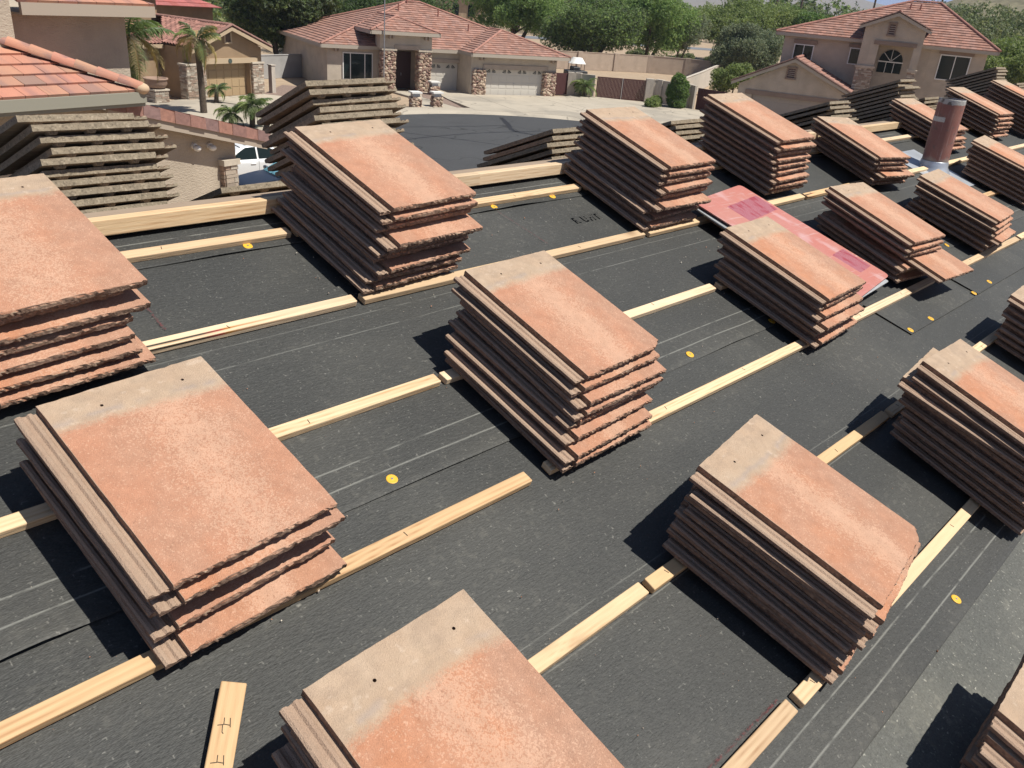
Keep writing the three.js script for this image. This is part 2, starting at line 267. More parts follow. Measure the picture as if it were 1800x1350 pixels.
// ------------------------------------------------------------------ concrete roof tiles
const TW = 0.33, TL = 0.42, TT = 0.0245;
function tileTex(sd, o) {
  return tex(640, 640, (x, y) => {
    if (x > 0.765) {                                          // rough concrete of edges and underside
      const a = (x - 0.765) * 4.2 * 0.42, b = y * 1.6, ag = vnoise(a * 300, b * 300, sd + 50), k = 0.72 + 0.6 * fbm(a * 70, b * 70, sd + 51, 4);
      let c = o.edge.map((v) => v * k); if (ag > 0.72) c = lerp3(c, o.agg, (ag - 0.72) * 2.4); if (ag < 0.22) c = c.map((v) => v * 0.62); return c;
    }
    const a = x / 0.75 * TW - TW / 2, b = Math.min(1, y / 0.955) * TL - TL / 2;
    const n1 = fbm(a * 22, b * 22, sd, 5), n2 = fbm(a * 70, b * 55, sd + 7, 4), g = vnoise(a * 620, b * 620, sd + 9), g2 = vnoise(a * 330, b * 330, sd + 11), gr = hash(x * 640, y * 640, sd);
    if (a < -0.127) {                                         // interlock channel
      const st = 0.6 * fbm(a * 150, b * 2.2, sd + 21, 2) + 0.4 * fbm(a * 120, b * 90, sd + 23, 3); let c = lerp3([0.36, 0.235, 0.165], [0.44, 0.33, 0.245], st * 0.9); const k = 0.86 + 0.24 * n1 + 0.2 * (gr - 0.5); return c.map((v) => v * k);
    }
    const edge = o.bare + 0.007 * (n1 - 0.5) * 2 + 0.004 * (n2 - 0.5) * 2 + 0.005 * Math.sin(a * 14 + sd);
    let c;
    { // sprayed colour coat
      const greyer = sm(0.04, 0.15, a + 0.05 * (n1 - 0.5)) * o.grey;
      c = lerp3(o.coat, o.coat2, sm(0.15, 0.85, n1)); c = lerp3(c, [0.4, 0.24, 0.17], greyer * 0.7);
      const band = Math.exp(-(((a - o.bc - 0.12 * (b - 0.1) * o.bs - 0.03 * (n1 - 0.5)) / o.bw) ** 2));
      const cover = band * o.band * 0.9 + 0.3 + 0.12 * sm(0.4, 0.8, n1);
      const sp = sm(1.02 - cover * 0.62, 1.12 - cover * 0.62, g * 0.6 + g2 * 0.5 + 0.1 * gr);
      c = lerp3(c, [0.64, 0.41, 0.29], Math.min(1, sp) * 0.5);
      c = lerp3(c, [0.53, 0.34, 0.24], band * o.band * 0.2 + 0.1 * n2);
      if (g2 < 0.1) c = c.map((v) => v * (0.72 + 2.8 * g2));
      const k = 0.88 + 0.24 * n2 + 0.2 * (gr - 0.5); c = c.map((v) => v * k);
    }
    if (b > TL / 2 - edge - 0.01) {
      const smear = sm(0.45, 0.75, fbm(a * 30 + 5, b * 60, sd + 31, 4)); let d = lerp3([0.43, 0.3, 0.205], [0.47, 0.36, 0.265], n1); d = lerp3(d, [0.36, 0.265, 0.195], smear * 0.5);
      d = lerp3(d, [0.37, 0.3, 0.26], 0.6 * Math.exp(-(((b - (TL / 2 - edge + 0.017)) / 0.006) ** 2)) * sm(0.3, 0.6, fbm(a * 24, 3, sd + 37, 3)));
      const wh = sm(0.66, 0.82, fbm(a * 60, b * 90, sd + 33, 4)); d = lerp3(d, [0.56, 0.44, 0.34], wh * 0.5);
      const k = 0.9 + 0.22 * n2 + 0.1 * (gr - 0.5); d = d.map((v) => v * k);
      c = lerp3(c, d, sm(TL / 2 - edge - 0.016 + 0.02 * (g - 0.5), TL / 2 - edge + 0.012, b + 0.006 * (g2 - 0.5)));
    }
    return c;
  });
}
const orange = { edge: [0.2, 0.125, 0.088], agg: [0.46, 0.34, 0.25], bare: 0.085, coat: [0.475, 0.226, 0.138], coat2: [0.45, 0.238, 0.155], grey: 0.6, bc: 0.03, bs: 0.2, bw: 0.05, band: 0.8 };
const tileMats = [
  tileTex(301, { ...orange, bare: 0.078, band: 0.7, bw: 0.06, bc: 0.045, grey: 0.25 }),
  tileTex(311, { ...orange, band: 1.0, bw: 0.05, bc: 0.02 }),
  tileTex(321, { ...orange, bare: 0.094, band: 0.95, bw: 0.04, bc: 0.03, coat: [0.46, 0.215, 0.125] }),
  tileTex(331, { ...orange, band: 0.75, bw: 0.055, bare: 0.095, grey: 0.9, coat: [0.5, 0.22, 0.12] }),
  tileTex(341, { ...orange, band: 0.55, bw: 0.07, bc: 0.0, bare: 0.08 }),
  tileTex(351, { ...orange, edge: [0.24, 0.195, 0.14], agg: [0.48, 0.41, 0.31] }),
].map((t) => mat(0xffffff, { map: t, bumpMap: rep(noiseT, 3, 3), bumpScale: 0.0016, roughness: 0.92 }));
function tileGeo(sd, chip) {
  const J = (x, y) => vnoise(x, y, sd), parts = [];
  const a0 = -0.128, a1 = 0.165, b0 = -0.21, b1 = 0.21, pts = [];
  for (let a = a0; a <= a1 - 0.001; a += 0.0055) { let b = b0 + 0.002 * (J(a * 190, 1) - 0.5) + 0.002 * (J(a * 30, 2) - 0.5); if (chip && a > a1 - 0.03) b += (a - (a1 - 0.03)) * chip; pts.push([a, b]); }
  for (let b = b0 + (chip ? 0.03 * chip : 0); b <= b1 - 0.002; b += 0.03) pts.push([a1 + 0.0012 * (J(b * 80, 3) - 0.5), b]);
  for (let a = a1; a >= a0 + 0.002; a -= 0.012) pts.push([a, b1 + 0.0014 * (J(a * 120, 4) - 0.5)]);
  for (let b = b1; b >= b0 + 0.02; b -= 0.03) pts.push([a0 + 0.0014 * (J(b * 90, 5) - 0.5), b]);
  const s = new THREE.Shape(pts.map(([a, b]) => new THREE.Vector2(a, b)));
  for (const a of [-0.043, 0.103]) { const h = new THREE.Path(); h.absarc(a + 0.004 * (J(a * 99, 6) - 0.5), 0.166, 0.0029, 0, Math.PI * 2, true); s.holes.push(h); }
  const body = new THREE.ExtrudeGeometry(s, { depth: 0.0175, steps: 3, bevelEnabled: false, curveSegments: 5 });
  { // roughen the broken nose and head faces, dull the arrises
    const p = body.attributes.position;
    for (let i = 0; i < p.count; i++) {
      let a = p.getX(i), b = p.getY(i), c = p.getZ(i);
      const dn = b - b0, dh = b1 - b;
      if (dn < 0.012) { b += 0.0042 * (vnoise(a * 190, c * 300, sd + 1) - 0.45) + (c < 0.002 ? 0.003 : 0) + (c > 0.016 ? 0.0015 : 0); if (c > 0.016) c -= 0.0008 + 0.0018 * vnoise(a * 170, 3, sd + 2); else if (c < 0.002) c += 0.004 * vnoise(a * 130, 9, sd + 3); }
      else if (dh < 0.006) { b += 0.002 * (vnoise(a * 170, c * 260, sd + 4) - 0.5); if (c > 0.016) c -= 0.0015 * vnoise(a * 150, 5, sd + 5) + 0.0006; }
      else if ((a - a0 < 0.002 || a1 - a < 0.002) && c > 0.016) c -= 0.0012;
      p.setXYZ(i, a, b, c);
    }
    body.translate(0, 0, TT - 0.0175); parts.push(body);
  }
  { // interlock channel with two low ribs
    const pr = [[-0.165, 0.0065], [-0.165, 0.0135], [-0.161, 0.016], [-0.156, 0.0155], [-0.152, 0.0118], [-0.147, 0.0118], [-0.1435, 0.0148], [-0.1385, 0.0148], [-0.135, 0.0108], [-0.1275, 0.0105], [-0.1275, 0.0065]];
    const sh = new THREE.Shape(pr.map(([a, c]) => new THREE.Vector2(a, c))), ch = new THREE.ExtrudeGeometry(sh, { depth: 0.413, steps: 28, bevelEnabled: false }), p = ch.attributes.position;
    for (let i = 0; i < p.count; i++) { let a = p.getX(i), c = p.getY(i), b = p.getZ(i) - 0.206; if (a < -0.16) a += 0.0016 * (vnoise(b * 18, 3, sd + 7) - 0.5); if (b < -0.2) b += 0.005 * (vnoise(a * 200, c * 200, sd + 8) - 0.3); if (b > 0.2) b -= 0.003 * vnoise(a * 150, c * 90, sd + 9); p.setXYZ(i, a, b, c); }
    for (let i = 0; i < p.count; i += 3) { const x = [p.getX(i + 1), p.getY(i + 1), p.getZ(i + 1)]; p.setXYZ(i + 1, p.getX(i + 2), p.getY(i + 2), p.getZ(i + 2)); p.setXYZ(i + 2, ...x); }   // the axes were swapped: turn the faces back
    parts.push(ch);
  }
  for (const b of [0.185, -0.14]) for (const a of [-0.075, 0.02, 0.115]) { // feet cast under the tile
    const f = new THREE.CylinderGeometry(0.017, 0.011, 0.0078, 10); f.rotateX(Math.PI / 2); f.scale(1, 1.25, 1); f.translate(a, b, 0.0037); parts.push(f);
  }
  let g = merge(parts); g.computeVertexNormals(); g = toCreasedNormals(g, 0.5);
  // to y up: x = a, y = c, z = -b ; uv from the sheet above
  const p = g.attributes.position, n = g.attributes.normal, uv = new Float32Array(p.count * 2);
  const A = new THREE.Vector3(), B = new THREE.Vector3(), D = new THREE.Vector3();
  for (let f = 0; f < p.count; f += 3) {
    A.fromBufferAttribute(p, f); B.fromBufferAttribute(p, f + 1).sub(A); D.fromBufferAttribute(p, f + 2).sub(A); B.cross(D).normalize();
    const fx = B.x, fy = B.y, fz = B.z;
    for (let i = f; i < f + 3; i++) {
      const a = p.getX(i), b = p.getY(i), c = p.getZ(i);
      if (fz > 0.35) { uv[2 * i] = (a + TW / 2) / TW * 0.75; uv[2 * i + 1] = (b + TL / 2) / TL * 0.955; }
      else { const t = Math.abs(fy) > Math.abs(fx) ? (a + TW / 2) / TW : (b + TL / 2) / TL; uv[2 * i] = 0.775 + 0.215 * Math.min(1, Math.max(0, t)); uv[2 * i + 1] = fz < -0.5 ? (b + 0.22) * 0.5 + 0.3 : 0.1 + sd % 7 * 0.05 + c * 0.62; }
    }
  }
  for (let i = 0; i < p.count; i++) { const a = p.getX(i), b = p.getY(i), c = p.getZ(i), nx = n.getX(i), ny = n.getY(i), nz = n.getZ(i); p.setXYZ(i, a, c, -b); n.setXYZ(i, nx, nz, -ny); }
  g.setAttribute('uv', new THREE.BufferAttribute(uv, 2));
  return g;
}
const tileGeos = [tileGeo(401), tileGeo(412), tileGeo(423), tileGeo(434), tileGeo(445, 0.5), tileGeo(456, 0.7)];
const plural = (n) => n;
function stackTiles(spec) {
  const { u, v, h, rot = 0, du = 0, dv = -0.05, where, m = [0, 1, 2, 3, 4], top: tm, geo, far, w, odd = {}, jit = 1 } = spec;
  const base = 0.0225, n = spec.n ?? Math.max(1, Math.floor((h - base) / 0.0252)), pitch = (h - base) / n;
  for (let k = 0; k < n; k++) {                               // k = 0 is the topmost tile
    const f = n > 1 ? k / (n - 1) : 0, q = odd[k] || {};
    const uu = u + du * f + (k ? rr(-0.011, 0.011) * jit : 0) + (q.u || 0), vv = (far ? w : v) + dv * f + (k ? rr(-0.014, 0.014) * jit : 0) + (q.v || 0), hh = h - TT - k * pitch;
    const o = new THREE.Mesh(tileGeos[k === 0 && geo !== undefined ? geo : Math.floor(rnd() * 4)], tileMats[far ? 5 : (k === 0 && tm !== undefined ? tm : pick(m))]);
    shade(o);
    const yaw = rot + (k ? rr(-0.028, 0.028) * jit : 0) + (q.r || 0);
    o.position.copy(far ? farP(uu, vv, hh) : roofP(uu, vv, hh));
    o.quaternion.copy(far ? QF : QN).multiply(qy(far ? Math.PI + yaw : yaw)).multiply(qx(rr(-0.003, 0.003))).multiply(qz(rr(-0.004, 0.004)));
    top(o, 'roof_tile', (n === 1 ? 'single' : k === 0 ? 'topmost' : k === n - 1 ? 'bottom' : ORD[k]) + (n > 1 && k && k < n - 1 ? ' tile from the top of' : ' tile of') + ' the ' + where, 'roof tile', 'tiles of the ' + where);
  }
}
const near = [
  { u: 0.493, v: 0.872, h: 0.164, rot: 0.064, du: 0.012, dv: -0.05, n: 5, top: 0, geo: 0, where: 'low stack with the large speckled face, front left', odd: { 1: { v: 0.004 }, 2: { v: 0.022 }, 3: { u: -0.012, v: 0.02 }, 4: { v: -0.006 } } },
  { u: 1.455, v: 0.907, h: 0.208, rot: 0.027, du: -0.02, dv: -0.095, n: 8, top: 1, geo: 4, where: 'stack with a chipped corner in mid roof', odd: { 5: { u: -0.035 }, 6: { u: -0.04 }, 7: { u: -0.035 } } },
  { u: 1.489, v: 0.191, h: 0.22, rot: 0.123, du: 0.0, dv: -0.03, n: 8, top: 2, geo: 5, where: 'stack by the short batten piece, front right' },
  { u: 0.564, v: 0.2, h: 0.201, rot: 0.026, n: 7, top: 3, geo: 2, where: 'nearest stack, cut by the bottom edge' },
  { u: 1.386, v: 1.562, h: 0.246, rot: 0.052, du: 0, dv: -0.05, n: 9, top: 1, geo: 1, where: 'tall stack at the ridge before the asphalt', odd: { 3: { u: 0.012, v: -0.02 }, 7: { u: -0.02 }, 8: { u: -0.03 } } },
  { u: 0.459, v: 1.5, h: 0.195, rot: 0.079, n: 7, top: 4, geo: 3, where: 'stack cut by the left edge of the view', odd: { 1: { u: -0.05, v: 0.02 }, 3: { u: -0.04 }, 4: { u: -0.035 }, 5: { u: -0.03 }, 6: { v: -0.02 } } },
  { u: 2.604, v: 1.56, h: 0.246, rot: 0.004, n: 9, du: -0.01, dv: -0.05, top: 2, geo: 0, where: 'tall ridge stack just behind the red sheet', odd: { 5: { v: -0.02 }, 6: { u: -0.03 }, 7: { u: -0.03 }, 8: { u: -0.04 } } },
  { u: 2.613, v: 0.86, h: 0.177, rot: 0.022, n: 6, dv: -0.05, top: 3, geo: 3, where: 'stack standing beside the red sheet', odd: { 3: { v: -0.02 } } },
  { u: 3.499, v: 1.614, h: 0.255, rot: 0, n: 9, du: 0.01, dv: -0.07, top: 4, geo: 1, where: 'tall ridge stack below the low garage gable' },
  { u: 4.374, v: 1.458, h: 0.182, rot: -0.143, n: 6, du: 0.08, dv: -0.035, top: 0, geo: 2, where: 'ridge stack left of the vent pipe, slightly turned', odd: { 3: { u: 0.02, v: -0.03 } } },
  { u: 5.85, v: 1.64, h: 0.15, rot: -0.06, n: 5, top: 4, geo: 0, where: 'ridge stack half hidden behind the vent pipe' },
  { u: 6.9, v: 1.68, h: 0.19, rot: -0.05, n: 6, top: 2, geo: 3, where: 'ridge stack beyond the top of the vent pipe' },
  { u: 7.62, v: 1.624, h: 0.26, rot: -0.05, n: 9, top: 3, geo: 1, where: 'farthest ridge stack, cut by the right edge' },
  { u: 3.512, v: 0.922, h: 0.189, rot: -0.064, n: 7, du: 0.0, dv: -0.04, top: 1, geo: 0, where: 'stack with one tile sticking far out', odd: { 3: { u: 0.045, v: -0.135 }, 4: { u: -0.01 } } },
  { u: 4.427, v: 0.88, h: 0.182, rot: 0.05, n: 6, dv: -0.03, top: 4, geo: 4, where: 'stack just below the vent pipe', odd: { 3: { u: 0.02, v: -0.03 } } },
  { u: 5.641, v: 1.047, h: 0.201, rot: 0.08, n: 7, top: 3, geo: 2, where: 'stack cut off right of the vent pipe' },
  { u: 2.45, v: 0.086, h: 0.253, rot: -0.026, n: 9, top: 3, geo: 2, where: 'tall stack with a skewed tile, right edge', odd: { 2: { u: -0.03, v: 0.045, r: 0.12 } } },
  { u: 3.543, v: 0.133, h: 0.2, rot: 0.03, n: 7, top: 0, geo: 1, where: 'stack at the right edge beside the cap nails' },
  { u: 1.537, v: -0.481, h: 0.2, rot: 0.011, n: 7, top: 4, geo: 3, where: 'stack in the bottom right corner', odd: { 1: { u: -0.03, v: 0.01 } } },
];
near.forEach((s) => stackTiles(s));
// stacks on the far slope: u is the middle of the head, w the middle of the tile down the far slope
const HEADW = 0.15 + TL / 2;
[
  { u: 0.84, h: 0.315, n: 11, rot: 0.03, du: 0.03, dv: 0.0, where: 'leftmost stack beyond the ridge, heads toward the view', odd: { 0: { u: -0.02, r: 0.05 }, 2: { u: 0.02 }, 3: { u: 0.05, r: 0.04 } } },
  { u: 1.325, h: 0.096, n: 2, rot: -0.03, where: 'low pair lying beyond the ridge before the cars' },
  { u: 1.71, h: 0.392, n: 14, rot: -0.1, du: 0.03, where: 'tallest stack beyond the ridge, before the stone porch', odd: { 2: { u: 0.02 }, 3: { u: 0.035 } } },
  { u: 2.78, h: 0.185, n: 6, rot: 0, du: -0.04, where: 'stack beyond the ridge on the asphalt side', odd: { 1: { u: 0.01 }, 2: { u: -0.03 } } },
  { u: 3.62, h: 0.18, n: 6, rot: 0, where: 'stack beyond the ridge between two tall stacks' },
  { u: 5.33, h: 0.218, n: 7, rot: 0.02, where: 'low stack beyond the ridge before the low gable', odd: { 2: { u: 0.06 }, 4: { u: 0.05 } } },
  { u: 5.66, h: 0.2, n: 7, w: HEADW + 0.46, rot: -0.03, where: 'second row stack below the two-storey house' },
  { u: 6.5, h: 0.335, n: 12, rot: 0.02, where: 'tall stack beyond the ridge before the stone columns' },
  { u: 6.95, h: 0.2, n: 7, where: 'low stack beyond the ridge behind the vent pipe' },
  { u: 8.75, h: 0.415, n: 15, rot: 0.02, where: 'tallest stack beyond the ridge at the right' },
  { u: 9.35, h: 0.27, n: 9, where: 'last stack beyond the ridge at the right edge' },
].forEach((s) => stackTiles({ w: HEADW, dv: 0, ...s, far: true, jit: 1.4 }));

// ------------------------------------------------------------------ small things on the felt
{
  const capMat = mat([0.72, 0.4, 0.035], { roughness: 0.45 }), pin = mat([0.4, 0.4, 0.4], { metalness: 0.8, roughness: 0.4 });
  const capGeo = new THREE.LatheGeometry([[0, 0.0018], [0.003, 0.0018], [0.0042, 0.0008], [0.0085, 0.0012], [0.0115, 0.0016], [0.0125, 0.0004], [0.0125, 0]].map(([a, b]) => new THREE.Vector2(a, b)), 20);
  const pinGeo = new THREE.CylinderGeometry(0.0026, 0.0026, 0.0012, 10);
  [[0.903, 0.775, 'on bare felt right of the low speckled stack'], [1.048, 1.605, 'below the ridge timber at the left'], [1.942, 1.6, 'at the top of the red chalk line'], [2.239, 1.607, 'beside the shadow of a tall ridge stack'], [1.993, 0.77, 'right of the middle stack'], [1.89, -0.142, 'alone on the pale felt strip at the right'], [3.279, 0.493, 'just beyond the short felt seam'], [3.074, 0.494, 'at the end of the short felt seam'], [3.796, 0.495, 'on the seam by the right edge, lower of two'], [4.035, 0.505, 'nearest the right edge, upper of two'], [4.17, 0.769, 'behind the tile that sticks out'], [2.476, 0.765, 'in the shadow of the stack by the red sheet']].forEach(([u, v, t]) => {
    const g = new THREE.Group(); g.position.copy(roofP(u, v, u > 3 && v < 0.6 ? 0.0078 : 0.0062)); g.quaternion.copy(QN).multiply(qy(rnd() * 6)).multiply(qx(rr(-0.06, 0.06)));
    top(g, 'cap_nail', 'round yellow plastic cap nail ' + t, 'cap nail', 'cap nails in the felt');
    mesh('cap', capGeo, capMat, g); const p = mesh('nail_head', pinGeo, pin, g); p.position.y = 0.002;
  });
}
{ // red sheet and the pale one under it
  const redT = tex(512, 1024, (x, y) => {
    const a = x * 0.4, b = y * 0.7; let c = lerp3([0.47, 0.16, 0.135], [0.46, 0.22, 0.185], fbm(a * 14, b * 14, 501, 5));
    const sc = sm(0.6, 0.8, fbm(a * 18 + 4, b * 9, 503, 5)); c = lerp3(c, [0.55, 0.36, 0.36], sc * 0.6); const scr = sm(0.8, 0.9, vnoise(a * 40 + b * 260, b * 30 - a * 8, 504)); c = lerp3(c, [0.6, 0.5, 0.5], scr * 0.35);
    const patch = (a0, a1, b0, b1) => { const ed = 0.004 * (fbm(a * 70, b * 70, 505, 3) - 0.5); if (a > a0 + ed && a < a1 + ed && b > b0 + ed && b < b1 + ed) { const l = Math.sin(a * 2 * Math.PI / 0.0075 + 1.3 * fbm(b * 20, a * 10, 507, 2)); const k = sm(-0.2, 0.7, l) * sm(0.15, 0.5, fbm(a * 60, b * 25, 508, 3)); c = lerp3([0.3, 0.05, 0.07], [0.42, 0.24, 0.28], k); } };
    patch(0.13, 0.385, 0.505, 0.615); patch(0.27, 0.385, 0.075, 0.2);
    const k = 0.93 + 0.14 * vnoise(a * 500, b * 500, 509); return c.map((v) => v * k);
  });
  const round = (w, l, r) => { const s = new THREE.Shape(); s.moveTo(-w / 2 + r, -l / 2); s.lineTo(w / 2 - r, -l / 2); s.quadraticCurveTo(w / 2, -l / 2, w / 2, -l / 2 + r); s.lineTo(w / 2, l / 2 - r); s.quadraticCurveTo(w / 2, l / 2, w / 2 - r, l / 2); s.lineTo(-w / 2 + r, l / 2); s.quadraticCurveTo(-w / 2, l / 2, -w / 2, l / 2 - r); s.lineTo(-w / 2, -l / 2 + r); s.quadraticCurveTo(-w / 2, -l / 2, -w / 2 + r, -l / 2); return s; };
  const sheetG = (w, l, t, r) => { const g = new THREE.ExtrudeGeometry(round(w, l, r), { depth: t, bevelEnabled: true, bevelThickness: 0.0008, bevelSize: 0.0008, bevelSegments: 2, curveSegments: 6 }); g.rotateX(-Math.PI / 2); const p = g.attributes.position, uv = g.attributes.uv; for (let i = 0; i < p.count; i++) uv.setXY(i, (p.getX(i) + w / 2) / w, (-p.getZ(i) + l / 2) / l); return g; };
  const a = top(shade(new THREE.Mesh(sheetG(0.42, 0.7, 0.003, 0.025), mat(0xffffff, { map: redT, roughness: 0.42 }))), 'red_sheet', 'worn red painted sheet with rounded corners and two ribbed patches', 'sheet');
  a.position.copy(roofP(3.015, 1.035, 0.062)); a.quaternion.copy(QN).multiply(qy(0.105));
  const b = top(shade(new THREE.Mesh(sheetG(0.44, 0.68, 0.004, 0.006), mat([0.5, 0.53, 0.56], { roughness: 0.35, metalness: 0.3, map: rep(mottle([0.95, 0.95, 0.95], 0.25, 10, 511), 1, 1) }))), 'metal_sheet', 'pale grey metal sheet lying under the red sheet', 'sheet');
  b.position.copy(roofP(3.0, 1.02, 0.048)); b.quaternion.copy(QN).multiply(qy(0.06));
  const o = top(shade(new THREE.Mesh(tileGeos[1], tileMats[2])), 'roof_tile', 'lone tile lying under the red and grey sheets', 'roof tile'); o.position.copy(roofP(2.965, 1.085, 0.0225)); o.quaternion.copy(QN).multiply(qy(0.03));
}
{ // flue pipe with flashing
  const pT = tex(512, 512, (x, y) => {
    const n = fbm(x * 14, y * 9, 521, 5), st = fbm(x * 60, y * 4, 522, 4); let c = lerp3([0.21, 0.08, 0.065], [0.27, 0.13, 0.105], n); c = lerp3(c, [0.42, 0.3, 0.28], sm(0.6, 0.85, st) * 0.55);
    c = lerp3(c, [0.13, 0.1, 0.09], sm(0.62, 0.8, fbm(x * 20, y * 22, 523, 5)) * 0.6);
    const tp = y - 0.93 - 0.03 * (fbm(x * 16, 3, 524, 4) - 0.5) * 2; c = lerp3(c, lerp3([0.38, 0.38, 0.37], [0.12, 0.11, 0.1], sm(0.45, 0.6, fbm(x * 22, y * 18, 525, 4))), sm(0, 0.012, tp));
    const bt = 0.2 + 0.05 * (fbm(x * 12, 8, 526, 4) - 0.5) * 2 - y; c = lerp3(c, lerp3([0.2, 0.16, 0.14], [0.33, 0.27, 0.24], n), sm(-0.02, 0.05, bt));
    const k = 0.9 + 0.2 * vnoise(x * 256, y * 256, 527); return c.map((v) => v * k);
  });
  const b = roofP(5.255, 1.285, 0.0), g = new THREE.Group(); g.position.copy(b);
  top(g, 'vent_pipe', 'weathered red-brown metal flue pipe with a grey torn rim', 'vent pipe');
  const H = 0.4, R = 0.0715, pts = [[R - 0.004, 0.1], [R - 0.004, H], [R, H], [R, H - 0.006], [R, 0.06], [R, 0]].map(([x, y]) => new THREE.Vector2(x, y));
  const pg = new THREE.LatheGeometry(pts.reverse(), 40); { const uv = pg.attributes.uv, p = pg.attributes.position; for (let i = 0; i < uv.count; i++) uv.setY(i, p.getY(i) / H); }
  mesh('pipe', pg, mat(0xffffff, { map: pT, roughness: 0.6, bumpMap: noiseT, bumpScale: 0.001 }), g);
  const galv = mat(0xffffff, { map: mottle([0.5, 0.53, 0.58], 0.25, 8, 531), metalness: 0.6, roughness: 0.42 });
  const cone = new THREE.LatheGeometry([[0.073, 0.06], [0.0755, 0.058], [0.078, 0.03], [0.1, -0.01], [0.125, -0.04]].map(([x, y]) => new THREE.Vector2(x, y)), 36);
  mesh('flashing_cone', cone, galv, g);
  const fl = new RoundedBoxGeometry(0.4, 0.003, 0.42, 1, 0.001); boxUV(fl); const f = mesh('flashing_plate', fl, galv, g); f.quaternion.copy(QN); f.position.set(0, 0.006, 0);
  const tape = new THREE.CylinderGeometry(R + 0.0012, R + 0.0012, 0.026, 24, 1, true, -2.75, 1.35); mesh('tape', tape, mat(0xffffff, { map: mottle([0.5, 0.48, 0.44], 0.5, 20, 541), roughness: 0.5, side: THREE.DoubleSide }), g).position.y = 0.29;
}
{ // crumbs of broken tile scattered on the felt
  const g = new THREE.IcosahedronGeometry(0.5, 0), n = 520, im = new THREE.InstancedMesh(g, mat(0xffffff), n), m4 = new THREE.Matrix4(), e = new THREE.Euler(), q = new THREE.Quaternion(), col = new THREE.Color();
  for (let i = 0; i < n; i++) { const near = rnd() < 0.6, st = pick(near ? [[0.5, 0.87], [1.45, 0.9], [1.49, 0.19], [1.39, 1.56], [2.6, 1.56], [2.6, 0.86], [3.5, 0.92], [2.45, 0.09]] : [[1.6, 0.8]]), sp = near ? 0.32 : 1.6; const u = st[0] + rr(-sp, sp), v = Math.max(-0.9, Math.min(1.65, st[1] + rr(-1, 1) * (near ? 0.4 : 0.9))), s = 0.0012 + 0.0042 * Math.pow(rnd(), 3); e.set(rnd() * 6, rnd() * 6, rnd() * 6); q.setFromEuler(e); m4.compose(roofP(u, v, 0.0052 + s * 0.3), q, new THREE.Vector3(s * rr(0.7, 1.6), s * 0.7, s)); im.setMatrixAt(i, m4); const k = rr(0.6, 1.2), c = pick([[0.42, 0.2, 0.12], [0.4, 0.33, 0.27], [0.5, 0.45, 0.38]]); im.setColorAt(i, col.setRGB(c[0] * k, c[1] * k, c[2] * k)); }
  top(shade(im), 'tile_crumbs', 'fine crumbs of broken tile scattered over the felt', 'debris', undefined, 'stuff');
}

